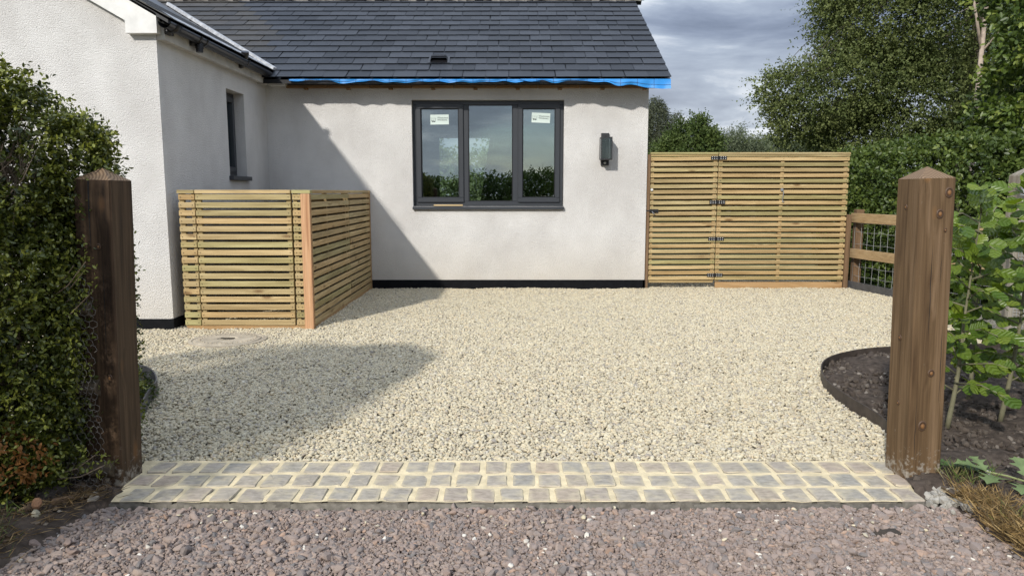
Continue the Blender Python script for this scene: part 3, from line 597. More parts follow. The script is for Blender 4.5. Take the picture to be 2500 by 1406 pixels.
# --- windows
def glazed(parent, name, plane, c, a0, a1, z0, z1, fr, mat=M['frame']):
    pass
FY = GY+.075                 # face of the window frame
win = MB()
wx0, wx1, wz0, wz1 = -1.312, .680, 1.108, 2.484
win.box(wx0, wx1, FY, FY+.07, wz1-.052, wz1); win.box(wx0, wx1, FY, FY+.07, wz0, wz0+.062)
win.box(wx0, wx0+.050, FY, FY+.07, wz0+.062, wz1-.052); win.box(wx1-.050, wx1, FY, FY+.07, wz0+.062, wz1-.052)
MU = [(-.655, -.578), (.010, .090)]
for a, b in MU: win.box(a, b, FY, FY+.07, wz0+.062, wz1-.052)
wino = win.build('window', M['frame'], house, (-.3, FY, 1.8), bevel=.004)
wino['label'] = 'three-light dark grey window facing the drive'
def sash(a0, a1, z0, z1, t=.062):
    s = MB(); y0, y1 = FY-.022, FY+.04
    s.box(a0, a1, y0, y1, z1-t, z1); s.box(a0, a1, y0, y1, z0, z0+t); s.box(a0, a0+t, y0, y1, z0+t, z1-t); s.box(a1-t, a1, y0, y1, z0+t, z1-t)
    s.build('sash', M['frame'], wino, bevel=.005)
sash(wx0+.046, MU[0][0]+.012, wz0+.050, wz1-.040); sash(MU[1][1]-.012, wx1-.046, wz0+.050, wz1-.040)
for (a, b, c, d) in ((wx0+.105, MU[0][0]-.047, wz0+.11, wz1-.098), (MU[0][1]-.002, MU[1][0]+.002, wz0+.060, wz1-.050), (MU[1][1]+.047, wx1-.105, wz0+.11, wz1-.098)):
    gk = MB(); gk.box(a-.006, b+.006, FY+.018, FY+.024, c-.006, d+.006); gk.build('pane', M['glass'], wino)
    bd = MB(); t = .013; y0, y1 = FY+.003, FY+.0175
    bd.box(a-.004, b+.004, y0, y1, d-t, d); bd.box(a-.004, b+.004, y0, y1, c, c+t); bd.box(a-.004, a+t, y0, y1, c+t, d-t); bd.box(b-t, b+.004, y0, y1, c+t, d-t); bd.build('glazing_bead', M['black_plastic'], wino)
sl_ = MB(); sl_.add([(-1.318, GY-.045, 1.062), (.690, GY-.045, 1.062), (.690, FY+.02, 1.075), (-1.318, FY+.02, 1.075), (-1.318, GY-.045, 1.098), (.690, GY-.045, 1.098), (.690, FY+.02, 1.112), (-1.318, FY+.02, 1.112)], [(3, 2, 1, 0), (4, 5, 6, 7), (0, 1, 5, 4), (1, 2, 6, 5), (2, 3, 7, 6), (3, 0, 4, 7)])
sl_.build('window_sill', M['frame'], wino, bevel=.004)
def text_mesh(body, size):
    c = bpy.data.curves.new('lettering', 'FONT'); c.body = body; c.size = size; c.space_line = .82; c.extrude = .0004
    t = bpy.data.objects.new('lettering', c); COL.objects.link(t); bpy.context.view_layer.update()
    me = bpy.data.meshes.new_from_object(t); bpy.data.objects.remove(t); me.materials.append(M['ink']); return me
TM = text_mesh('Westcoast\nWindows.', .046)
def logo_mesh():
    mb = MB()
    def stroke(pts, w):
        for (a, b) in zip(pts, pts[1:]): mb.bar((a[0], 0, a[1]), (b[0], 0, b[1]), .0008, w)
    stroke([(-.034, .028), (-.026, -.012), (-.018, -.026), (-.008, -.026), (-.004, -.006)], .012)
    stroke([(-.012, .028), (-.004, .0)], .011); stroke([(-.002, -.018), (.010, -.028), (.018, -.022), (.024, .006), (.024, .014)], .012); stroke([(.008, .028), (.014, .006)], .011); stroke([(.026, .028), (.030, .012)], .011)
    return mb.mesh('logo', M['ink'])
LM = logo_mesh()
for (sx_, sz_, rot) in ((-.958, 2.243, .012), (.382, 2.265, -.045)):
    s = link('sticker', MB().box(-.122, .122, -.001, .001, -.064, .064).mesh('sticker', M['paper']), wino, (sx_, FY+.0165, sz_)); s.rotation_euler = (0, -rot, 0)
    c, n = math.cos(rot), math.sin(rot)
    t = link('lettering', TM, wino, (sx_-.030*c-.012*n*-1, FY+.0145, sz_+.012*c-.030*n)); t.rotation_euler = Euler((R(90), -rot, 0)); t.scale = (.72, .72, 1)
    l = link('logo', LM, wino, (sx_-.078*c, FY+.0148, sz_-.078*n)); l.rotation_euler = (0, -rot, 0)
oc = boxpart('timber_offcut', wood('offcut', ((.45, .33, .17), (.56, .42, .24), (.62, .48, .30)), 'X', .2), None, -1.04, -.655, GY-.012, GY+.035, 1.108, 1.130, .002)
props(oc, 'pale timber offcut lying on the dark grey sill of the wide window', 'wood offcut')
# narrow side window
FX = WX-.12; w2 = MB(); a0, a1, c0, c1 = 8.405, 8.94, 1.48, 2.445
w2.box(FX-.07, FX, a0, a1, c1-.055, c1); w2.box(FX-.07, FX, a0, a1, c0, c0+.06); w2.box(FX-.07, FX, a0, a0+.055, c0+.06, c1-.055); w2.box(FX-.07, FX, a1-.055, a1, c0+.06, c1-.055)
w2o = w2.build('window', M['frame'], house, (FX, 8.67, 1.95), bevel=.004); w2o['label'] = 'narrow window deep in the shaded side wall'
s = MB(); t = .06; b0, b1, d0, d1 = a0+.045, a1-.045, c0+.05, c1-.045
s.box(FX-.03, FX+.02, b0, b1, d1-t, d1); s.box(FX-.03, FX+.02, b0, b1, d0, d0+t); s.box(FX-.03, FX+.02, b0, b0+t, d0+t, d1-t); s.box(FX-.03, FX+.02, b1-t, b1, d0+t, d1-t); s.build('sash', M['frame'], w2o, bevel=.004)
MB().box(FX-.02, FX-.014, b0+t-.004, b1-t+.004, d0+t-.004, d1-t+.004).build('pane', M['glass'], w2o)
MB().box(FX-.40, FX-.39, 8.2, 9.2, 1.3, 2.6).build('dark_room_panel', M['inside'], house)  # dark panel standing in for the unlit room behind the pane
MB().box(FX+.001, WX+.05, a0-.03, a1+.03, 1.43, 1.478).build('window_sill', M['frame'], w2o, bevel=.004)

# --- main roof
PS = math.atan2(RID[1]-2.725, RID[0]-9.43); cs, sn = math.cos(PS), math.sin(PS)
def roofpt(x, d, h=0): return Vector((x, 9.43+d*cs-h*sn, 2.725+d*sn+h*cs))
SL = (RID[0]-9.43)/cs
rf = MB(); a = [roofpt(-9, -.0, -.03), roofpt(2.0, 0, -.03), roofpt(2.0, SL, -.03), roofpt(-9, SL, -.03)]
rf.add(a+[v+Vector((0, 0, -.05)) for v in a], [(0, 1, 2, 3), (7, 6, 5, 4), (0, 4, 5, 1), (1, 5, 6, 2)])
bk = [Vector((-9, RID[0], RID[1]-.03)), Vector((2, RID[0], RID[1]-.03)), Vector((2, 15.3, 2.6)), Vector((-9, 15.3, 2.6))]; rf.add(bk+[v+Vector((0, 0, -.05)) for v in bk], [(0, 1, 2, 3), (7, 6, 5, 4), (1, 5, 6, 2)])
roof = rf.build('roof', M['black_plastic'], house, (0, 11, 3.5))
def slatemesh(w, seed, mat):
    q = random.Random(seed); l = .335; th = .013; n = 5; mb = MB(); v = []
    for j, z in ((0, 0), (1, th)):
        u = .006*(1-j); bk = .016*(1-j)
        for i in range(n+1): v.append((-w/2+.0032+u+(w-.0064-2*u)*i/n, bk-q.uniform(0, .004)-(0 if 0 < i < n else -q.uniform(0, .004)), z))
        v += [(w/2-.0032-u, l, z), (-w/2+.0032+u, l, z)]
    k = n+3; mb.add(v, [tuple(range(k-1, -1, -1)), tuple(k+i for i in range(k))]+[(i, (i+1) % k, k+(i+1) % k, k+i) for i in range(k)])
    return mb.mesh('slate', mat)
WS = .292; SLM = {}
for mt in ('slate', 'old_slate'):
    for wkind, w in (('n', WS), ('w', WS*1.5)):
        SLM[mt, wkind] = [slatemesh(w, 10*i+7, M[mt]) for i in range(5)]
EXPO = .2345; spots = []
for r_ in range(15):
    d = -.03+r_*EXPO; z_here = 2.725+max(d, 0)*sn; xl = -3.05-(z_here-2.80)/.577-.25
    x = 2.005
    first = True
    while x > xl:
        w = WS*1.5 if (first and r_ % 2) else WS; first = False
        kind = 'w' if w > WS*1.2 else 'n'
        xc = x-w/2; x -= w
        lim = -3.10+.0-(z_here-2.80)/.577+ .35+ .30*(z_here-2.7)/1.6*3
        old = xc < (lim if r_ > 3 else -9)
        spots.append((xc, d, kind, old, r_))
spots.sort(key=lambda s: (s[1] > EXPO*12.5, -s[0]))
def slate_pose(xc, d):
    p = roofpt(xc+random.uniform(-.003, .003), d+random.uniform(-.004, .004), .006)
    eul = Euler((PS-.052+random.uniform(-.008, .010), random.uniform(-.004, .004), random.uniform(-.008, .008)))
    return p, eul
rest = MB(); np_ = 0
order = sorted(range(len(spots)), key=lambda i: (spots[i][4] > 12)*1e3-spots[i][0])
for i in order:
    xc, d, kind, old, r_ = spots[i]; p, eul = slate_pose(xc, d); me = random.choice(SLM['old_slate' if old else 'slate', kind])
    if np_ < 300:
        o = link('slate', me, roof, p); o.rotation_euler = eul; np_ += 1
    else:
        mt = Matrix.Translation(p) @ eul.to_matrix().to_4x4()
        rest.add([mt @ v.co for v in me.vertices], [tuple(q.vertices) for q in me.polygons], 1 if old else 0)
if rest.v: rest.build('slates_far', [M['slate'], M['old_slate']], roof)['kind'] = 'stuff'
# ridge tiles
for k in range(19):
    x0 = -6.4+k*.45; rt = MB(); pr = [(-.16, -.07), (-.10, -.025), (0, .035), (.10, -.025), (.16, -.07)]
    rt.add([(x, RID[0]+a, RID[1]+.03+b) for x in (x0, x0+.445) for a, b in pr]+[(x, RID[0]+a*.9, RID[1]+.01+b) for x in (x0, x0+.445) for a, b in pr],
           [(i, i+1, 6+i, 5+i) for i in range(4)]+[(10+i, 15+i, 16+i, 11+i) for i in range(4)]+[(0, 10, 11, 1), (1, 11, 12, 2), (2, 12, 13, 3), (3, 13, 14, 4), (0, 5, 15, 10), (4, 14, 19, 9)])
    rt.build('ridge_tile', M['slate'], roof)
mo = MB(); random.seed(3)
for k in range(60):
    x = -6+k*.135; mo.tube([(x, RID[0]-.165, RID[1]-.055+random.uniform(-.01, .012)), (x+.13, RID[0]-.165, RID[1]-.055+random.uniform(-.01, .012))], .016, 5)
mo.build('ridge_mortar', M['concrete'], roof)
# slate vent
vb = MB(); p0 = roofpt(-.93+.0, .47, .015)
def rv(x, d, h): return roofpt(x, d, h)
vx0, vx1 = -1.075, -.845
vb.add([rv(vx0-.03, .455, .022), rv(vx1+.03, .455, .022), rv(vx1+.02, .70, .022), rv(vx0-.02, .70, .022)], [(0, 1, 2, 3)])
vb.add([rv(vx0, .50, .024), rv(vx1, .50, .024), rv(vx1-.02, .52, .085), rv(vx0+.02, .52, .085), rv(vx0+.005, .66, .024), rv(vx1-.005, .66, .024), rv(vx1-.03, .58, .085), rv(vx0+.03, .58, .085)], [(0, 3, 7, 4), (1, 5, 6, 2), (2, 6, 7, 3), (7, 6, 5, 4), (3, 2, 6, 7)])
vb.build('roof_vent', M['black_plastic'], roof)
# exposed eaves timber and blue membrane
for k in range(9):
    x0 = -2.93+k*.545; boxpart('soffit_batten', M['batten'], roof, x0, x0+.538, GY-.055+random.uniform(-.006, .006), GY-.004, 2.63, 2.668, .003)
for k in range(9):
    boxpart('rafter_foot', M['batten'], roof, -2.7+k*.55, -2.65+k*.55, GY-.075, GY-.002, 2.61, 2.629, .003)
def membrane(x0, x1, drop, seed, yoff, ends=(0, 0)):
    q = random.Random(seed); mb = MB(); n = int((x1-x0)/.03); rows = 6; v = []; ph = [q.uniform(0, 6) for _ in range(4)]
    for i in range(n+1):
        t = i/n; x = x0+(x1-x0)*t; dr = drop(t)+.008*math.sin(x*9+ph[0])+.006*math.sin(x*23+ph[1])
        for j in range(rows):
            s_ = j/(rows-1); y = 9.415+yoff-.010*s_+.014*math.sin(x*7+ph[2]+s_*2)*s_+.010*math.sin(x*31+ph[3])*s_
            v.append((x, y, 2.698-dr*s_))
    f = [(i*rows+j, (i+1)*rows+j, (i+1)*rows+j+1, i*rows+j+1) for i in range(n) for j in range(rows-1)]
    mb.add(v, f); o = mb.build('membrane', M['blue'], roof, smooth=True)
    # printed grid on the membrane
    pm = MB()
    for i in range(0, n, 7):
        for j in range(rows-1):
            a = Vector(v[i*rows+j]); b = Vector(v[i*rows+j+1]); pm.bar(a+Vector((0, -.003, 0)), b+Vector((0, -.003, 0)), .004, .001)
    for i in range(n):
        j = 3; pm.bar(Vector(v[i*rows+j])+Vector((0, -.003, 0)), Vector(v[(i+1)*rows+j])+Vector((0, -.003, 0)), .001, .004)
    pm.build('membrane_print', M['ink_line'], roof)
membrane(-2.80, .35, lambda t: .018+.020*math.sin(t*6.3)**2*math.sin(t*17+1)**2+.016*math.sin(t*3.1)**2+.018*(t > .8)*(t-.8)*5, 4, 0)
membrane(.10, 1.99, lambda t: .024+.009*math.sin(t*9)+.010*math.sin(t*31)+.095*max(0, t-.35)/.65, 9, -.018)
# --- wing roof, barge, fascia, gutter
WE = (-3.06, 2.835); tw = math.tan(R(30))
wr = MB()
def wpt(x, y, h=0): return (x, y, WE[1]+tw*(WE[0]-x)+h)
ya, yb = WY-.075, 13.2
wr.add([wpt(WE[0], ya, -.02), wpt(WE[0], yb, -.02), wpt(-7.2, yb, -.02), wpt(-7.2, ya, -.02), wpt(WE[0], ya, -.05), wpt(WE[0], yb, -.05), wpt(-7.2, yb, -.05), wpt(-7.2, ya, -.05)], [(0, 1, 2, 3), (7, 6, 5, 4), (0, 4, 5, 1), (1, 5, 6, 2), (2, 6, 7, 3), (3, 7, 4, 0)])
wr.add([(-7.2, ya, wpt(-7.2, 0)[2]), (-7.2, yb, wpt(-7.2, 0)[2]), (-11.4, yb, 2.75), (-11.4, ya, 2.75)], [(0, 1, 2, 3)])
wroof = wr.build('wing_roof', M['black_plastic'], house, (-5, 9, 4))
for k in range(22):
    x1 = WE[0]+.03-k*.20; x0 = x1-.30; yy = ya-.03
    while yy < 9.75+k*.22:
        w = WS*(1 if k % 2 == 0 or yy > ya else .5)
        mb = MB(); h0, h1 = .012, .0
        mb.add([wpt(x1, yy, .006), wpt(x1, yy+w-.004, .006), wpt(x0, yy+w-.004, -.004), wpt(x0, yy, -.004), wpt(x1, yy, .014), wpt(x1, yy+w-.004, .014), wpt(x0, yy+w-.004, .003), wpt(x0, yy, .003)], [(3, 2, 1, 0), (4, 5, 6, 7), (0, 1, 5, 4), (1, 2, 6, 5), (2, 3, 7, 6), (3, 0, 4, 7)])
        if k < 5: mb.build('slate', M['old_slate'], wroof)
        yy += w
fl = MB()
for i in range(14):
    y0 = 6.86+i*.19; fl.add([wpt(WE[0]+.012, y0, .012+.004*math.sin(i*2.)), wpt(WE[0]+.010, y0+.188, .012+.004*math.sin(i*2.+2)), wpt(WE[0]-.11, y0+.188, .024), wpt(WE[0]-.11, y0, .024)], [(0, 1, 2, 3)])
fl.build('lead_flashing', M['lead'], wroof)
vl = MB(); vp = []
for i in range(12):
    z = 2.83+i*.13; yy = 9.43+(z-2.725)/math.tan(PS); xx = WE[0]-(z-WE[1])/tw; vp.append((xx+.02, yy-.01, z+.012))
vl.tube(vp, .035, 5); vl.build('valley_lead', M['lead'], wroof)
bg = MB(); bt = .135  # bargeboard with its boxed foot
def barge(x, off): return (x, 0, WE[1]+tw*(WE[0]-x)+off)
for (o0, o1) in ((-.165, -.022),):
    A_ = [(-3.14, 2.865+0*.0), (-7.2, 2.865+tw*4.06)]
P_ = [(-3.165, 2.700), (-3.445, 2.700), (-3.445, 2.81), (-7.2, 2.81+tw*(7.2-3.445)), (-7.2, 2.955+tw*(7.2-3.445)), (-3.165, 2.868)]
P_[4] = (-7.2, 2.868+tw*(7.2-3.165))
k = len(P_); bg.add([(x, ya, z) for x, z in P_]+[(x, WY-.002, z) for x, z in P_], [tuple(range(k-1, -1, -1)), tuple(k+i for i in range(k))]+[(i, (i+1) % k, k+(i+1) % k, k+i) for i in range(k)])
bg.build('bargeboard', M['white_paint'], wroof)
fs_ = MB(); fs_.box(WX+.004, -3.135, WY+.003, 9.66, 2.655, 2.815); fs_.build('fascia_board', M['soffit'], wroof, bevel=.004)
ft = MB(); ft.box(-3.13, -2.92, GY-.16, GY-.008, 2.652, 2.680); ft.build('soffit_end', M['white_paint'], wroof)
fb = MB(); fb.box(-3.12, -2.94, GY-.14, GY-.03, 2.682, 2.755); fb.build('exposed_timber_end', M['batten'], wroof)
gt_ = MB(); gx, gz, gr_ = -3.075, 2.792, .058; gv = []
ys_ = [6.70, 9.67]
for y in ys_:
    for k in range(11):
        t = math.pi+math.pi*k/10; gv.append((gx+gr_*math.cos(t), y, gz+gr_*math.sin(t)+(.0 if y < 8 else -.012)))
    for k in range(10, -1, -1):
        t = math.pi+math.pi*k/10; gv.append((gx+(gr_-.004)*math.cos(t), y, gz+(gr_-.004)*math.sin(t)+(.0 if y < 8 else -.012)))
n = 22; gt_.add(gv, [(k, (k+1) % n, n+(k+1) % n, n+k) for k in range(n)])
gut = gt_.build('gutter', M['black_plastic'], wroof, smooth=True)
for y, w in ((6.82, .10), (7.33, .04), (7.48, .04), (8.62, .05), (9.62, .05)):
    gb = MB(); gb.add([(gx+(gr_+.006)*math.cos(math.pi+math.pi*k/10), yy, gz+(gr_+.006)*math.sin(math.pi+math.pi*k/10)) for yy in (y, y+w) for k in range(11)]+[(gx+(gr_-.006)*math.cos(math.pi+math.pi*k/10), yy, gz+(gr_-.006)*math.sin(math.pi+math.pi*k/10)) for yy in (y, y+w) for k in range(11)], [(k, k+1, 12+k, 11+k) for k in range(10)]+[(k, 22+k, 23+k, k+1) for k in range(10)]+[(11+k, 12+k, 34+k, 33+k) for k in range(10)])
    gb.box(-3.134, gx-.02, y, y+w, gz-.085, gz-.03); gb.build('gutter_union', M['black_plastic'], wroof, smooth=True)
ot = MB(); ot.tube([(gx, 7.42, gz-.05), (gx, 7.42, gz-.10)], .040, 12); ot.tube([(gx, 7.42, gz-.10), (gx, 7.42, gz-.135)], .034, 12); ot.build('gutter_outlet', M['black_plastic'], wroof)
tp = MB(); tp.tube([(gx+.02, 8.60, gz+.02), (gx+.035, 8.58, gz+.06), (gx+.04, 8.57, gz+.085)], .042, 12); tp.build('loose_outlet', M['black_plastic'], wroof)

# ================================================================== WALL LANTERN
lx, lz = 1.222, 1.852
la = thing('wall_lantern', 'black box lantern with motion sensor on white wall right of the window', 'wall lantern', (lx, GY, 1.65))
la['label'] = 'black glazed box lantern with motion sensor fixed to the white rendered wall'
bp_ = boxpart('back_plate', M['lamp_metal'], la, lx-.052, lx+.052, GY-.035, GY-.003, 1.640, 2.058, .003)
b0x, b1x, by0, by1, bz0, bz1 = lx-.074, lx+.074, GY-.205, GY-.036, 1.708, 1.998
lf = MB(); t = .012
lf.box(b0x, b1x, by0, by1, bz1-.016, bz1); lf.box(b0x, b1x, by0, by1, bz0, bz0+.016)
for ax_ in (b0x, b1x-t):
    for ay_ in (by0, by1-t): lf.box(ax_, ax_+t, ay_, ay_+t, bz0+.016, bz1-.016)
lf.build('cage', M['lamp_metal'], la, bevel=.001)
for (a, b, c, d) in ((b0x+t, b1x-t, by0+.004, by0+.007), (b0x+.004, b0x+.007, by0+t, by1-t), (b1x-.007, b1x-.004, by0+t, by1-t)): boxpart('lantern_glass', M['lampglass'], la, a, b, c, d, bz0+.017, bz1-.017)
MB().tube([(lx, by1-.06, bz1-.017), (lx, by1-.06, bz1-.06)], .018, 10).build('lamp_holder', M['lamp_metal'], la, smooth=False)
boxpart('inner_plate', M['lamp_metal'], la, lx-.045, lx+.045, by1-.02, by1-.002, bz0+.017, bz1-.017)
MB().tube([(lx, GY-.036, 1.675), (lx, GY-.048, 1.673)], [.018, .009], 12).build('motion_sensor', M['bolt'], la, smooth=True)
MB().tube([(lx, GY-.034, 2.02), (lx, GY-.05, 2.02)], .010, 8).build('fixing_screw', M['black_metal'], la)

# ================================================================== BIN STORE
st = thing('bin_store', 'slatted timber bin store with reddish corner board in the angle of the white walls', 'bin store', (-2.5, 6.86, 0))
SY = 6.856; sx0, sxe = -3.118, -1.887; TOP = 1.315; nrow = 17; pit = .0742; sh = .052
def rows_(): return [(TOP-.040-.052-i*pit, TOP-.040-i*pit) for i in range(nrow)]
pl_ = link('front_panel', MB().box(sx0, sx0+.045, SY+.021, SY+.06, .02, TOP-.035).box(sx0+.115, sx0+.150, SY+.021, SY+.06, .02, TOP-.035).mesh('front_panel', M['upright'], (0, 0, 0)), st, (0, 0, 0))
dr = link('door', MB().box(-2.953, -2.915, SY+.021, SY+.06, .02, TOP-.035).box(-2.115, -2.072, SY+.021, SY+.06, .02, TOP-.035).mesh('door', M['upright'], (0, 0, 0)), st, (0, 0, 0))
fp2 = link('front_panel', MB().box(-2.050, -2.015, SY+.021, SY+.06, .02, TOP-.035).box(-1.985, -1.975, SY+.021, SY+.06, .02, TOP-.035).mesh('front_panel', M['upright'], (0, 0, 0)), st, (0, 0, 0))
nm = MB()
for (z0, z1) in rows_():
    for pr_, a, b in ((pl_, sx0, sx0+.152), (dr, -2.958, -2.068), (fp2, -2.052, -1.974)):
        slatbox('slat', M['slat_x'], pr_, a, b, SY+random.uniform(-.002, .002), SY+.0205, z0, z1)
        for xn in (a+.022, b-.022): nm.box(xn-.003, xn+.003, SY-.004, SY+.002, (z0+z1)/2-.003, (z0+z1)/2+.003)
nm.build('nail_heads', M['black_metal'], st)['kind'] = 'stuff'
for pr_, a, b in ((pl_, sx0-.006, sx0+.152), (dr, -2.958, -2.068), (fp2, -2.055, sxe+.006)): slatbox('cap_board', M['slat_x'], pr_, a, b, SY-.012, SY+.065, TOP-.034, TOP)
cb = boxpart('corner_board', M['reddish'], st, -1.972, sxe, SY-.016, SY+.010, .0, TOP-.036, .004); cb['label'] = 'reddish planed corner board'
boxpart('corner_post', M['upright'], st, -1.970, -1.905, SY+.0105, SY+.075, .0, TOP-.036)
boxpart('corner_return', M['kick'], st, sxe-.016, sxe+.004, SY+.0105, SY+.03, .0, TOP-.036, .002)
sp_ = link('side_panel', MB().box(-1.955, -1.912, 7.55, 7.59, .02, TOP-.035).box(-1.955, -1.912, 8.40, 8.44, .02, TOP-.035).mesh('side_panel', M['upright'], (0, 0, 0)), st, (0, 0, 0))
sq_ = link('side_door', MB().box(-1.955, -1.912, 8.53, 8.57, .02, TOP-.035).box(-1.955, -1.912, 9.62, 9.66, .02, TOP-.035).mesh('side_door', M['upright'], (0, 0, 0)), st, (0, 0, 0))
for i, (z0, z1) in enumerate(rows_()):
    slatbox('slat', M['slat_y'], sp_, sxe-.022, sxe, SY+.034, 8.485, z0, z1); slatbox('slat', M['slat_y'], sq_, sxe-.022, sxe, 8.497 if i not in (1, 7, 14) else 8.535, 9.70, z0, z1)
slatbox('cap_board', M['slat_y'], sp_, sxe-.07, sxe+.006, SY+.066, 8.485, TOP-.034, TOP); slatbox('cap_board', M['slat_y'], sq_, sxe-.07, sxe+.006, 8.49, 9.70, TOP-.034, TOP)
boxpart('end_post', M['kick'], st, sxe-.06, sxe+.004, 9.705, 9.748, .0, TOP)
boxpart('base_rail', M['kick'], st, sxe-.05, sxe-.004, SY+.08, 9.70, -.01, .040)
boxpart('base_rail', M['kick'], st, sx0+.01, -1.975, SY+.012, SY+.05, -.01, .035)
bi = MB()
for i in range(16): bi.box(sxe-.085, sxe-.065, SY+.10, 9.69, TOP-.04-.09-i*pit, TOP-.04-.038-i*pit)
bi.build('gap_shade_slats', M['rear'], st)  # slats added behind the side to keep its gaps dark
lid = boxpart('lid', M['rear'], st, sx0+.02, sxe-.08, SY+.10, 9.70, TOP-.075, TOP-.055)

# ================================================================== SLATTED GATE AND PANEL
GP = 9.80; gtop = 1.814; gpit = .0722; gsh = .048
ga = thing('slatted_gate', 'narrow slatted timber gate with black bolt hung beside the white wall', 'gate', (2.28, GP, 0))
gb_ = thing('slatted_gate', 'wide slatted timber gate leaf with a silver cabin hook at its middle', 'gate', (3.6, GP, 0))
gl = link('frame', MB().box(1.845, 1.890, GP+.0205, GP+.07, .10, gtop-.07).box(2.680, 2.728, GP+.0205, GP+.07, .10, gtop-.07).mesh('frame', M['upright'], (0, 0, 0)), ga, (0, 0, 0))
gr2 = link('frame', MB().box(2.748, 2.800, GP+.0205, GP+.07, .10, gtop-.07).box(3.575, 3.620, GP+.0205, GP+.07, .10, gtop-.07).box(4.415, 4.465, GP+.0205, GP+.07, .10, gtop-.07).mesh('frame', M['upright'], (0, 0, 0)), gb_, (0, 0, 0))
nm = MB(); nm2 = MB()
for i in range(23):
    z1 = gtop-.060-i*gpit; z0 = z1-gsh; rise = .006*(1-i/23)
    o = slatbox('slat', M['slat_x'], ga, 1.838, 2.733, GP+random.uniform(-.002, .001), GP+.020, z0, z1); o.rotation_euler = (0, -.007, 0)
    slatbox('slat', M['slat_x'], gb_, 2.743, 4.478, GP+random.uniform(-.002, .001), GP+.020, z0, z1)
    for x in (1.862, 2.708): nm.box(x-.003, x+.003, GP-.004, GP, (z0+z1)/2-.003, (z0+z1)/2+.003)
    for x in (2.772, 3.60, 4.445): nm2.box(x-.003, x+.003, GP-.004, GP, (z0+z1)/2-.003, (z0+z1)/2+.003)
nm.build('nail_heads', M['black_metal'], ga)['kind'] = 'stuff'; nm2.build('nail_heads', M['black_metal'], gb_)['kind'] = 'stuff'
for par, a, b in ((ga, 1.838, 2.733), (gb_, 2.743, 4.482)):
    slatbox('cap_board', M['slat_x'], par, a, b, GP-.014, GP+.072, gtop-.024, gtop); slatbox('cap_rail', M['slat_x'], par, a, b, GP-.003, GP+.02, gtop-.053, gtop-.026)
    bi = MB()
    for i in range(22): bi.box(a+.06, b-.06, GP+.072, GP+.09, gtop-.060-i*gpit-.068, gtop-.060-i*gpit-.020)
    bi.build('gap_shade_slats', M['rear'], par)  # added backing that blocks the view and keeps the gaps dark
boxpart('kick_board', M['kick'], gb_, 2.748, 4.470, GP-.004, GP+.020, .0, .088, .003)
boxpart('kick_board', M['slat_x'], ga, 1.845, 2.725, GP+.021, GP+.04, .075, .115, .003)
for zc in (1.742, 1.160, .672, .182):
    hg = MB(); hg.box(2.635, 2.734, GP-.008, GP-.003, zc-.024, zc+.024); hg.box(2.744, 2.845, GP-.008, GP-.003, zc-.024, zc+.024); hg.tube([(2.739, GP-.008, zc-.024), (2.739, GP-.008, zc+.024)], .007, 8)
    ho = hg.build('hinge', M['black_metal'], ga)
    hb = MB()
    for x in (2.652, 2.682, 2.712, 2.766, 2.796, 2.826):
        for dz in (-.012, .012): hb.tube([(x, GP-.008, zc+dz), (x, GP-.012, zc+dz)], .0055, 6)
    hb.build('hinge_bolts', M['bolt'], ho)
bo = MB(); bo.box(1.800, 1.955, GP-.010, GP-.004, 1.018, 1.066); bo.tube([(1.79, GP-.018, 1.045), (1.925, GP-.018, 1.045)], .009, 8); bo.box(1.85, 1.865, GP-.028, GP-.010, 1.028, 1.060); bo.box(1.90, 1.915, GP-.028, GP-.010, 1.028, 1.060)
bo = bo.build('gate_bolt', M['black_metal'], ga)
MB().tube([(1.865, GP-.018, 1.04), (1.885, GP-.03, 1.015), (1.905, GP-.022, 1.002)], .006, 6).build('bolt_handle', M['galv'], bo)
MB().tube([(1.860, GP-.004, 1.325), (1.860, GP-.016, 1.325)], .017, 10).build('washer', M['bolt'], ga)
hk = MB(); hk.tube([(3.590, GP-.004, 1.325), (3.590, GP-.024, 1.325)], .020, 10); hk.tube([(3.592, GP-.02, 1.32), (3.612, GP-.02, 1.30), (3.608, GP-.02, 1.24), (3.602, GP-.018, 1.18), (3.606, GP-.02, 1.165), (3.620, GP-.02, 1.162), (3.624, GP-.02, 1.176)], .0055, 6)
hk.build('cabin_hook', M['galv'], gb_)
gp_ = boxpart('wall_post', M['fpost'], None, 1.795, 1.835, GP-.02, GP+.07, -.02, gtop-.03, .003)
props(gp_, 'thin dark timber post between the white wall and the narrow slatted gate', 'post')
shp = boxpart('slip_post', M['fpost'], None, 4.482, 4.54, GP-.02, GP+.06, -.03, .995, .004)
props(shp, 'reddish brown stub post at the far end of the wide slatted gate', 'post')

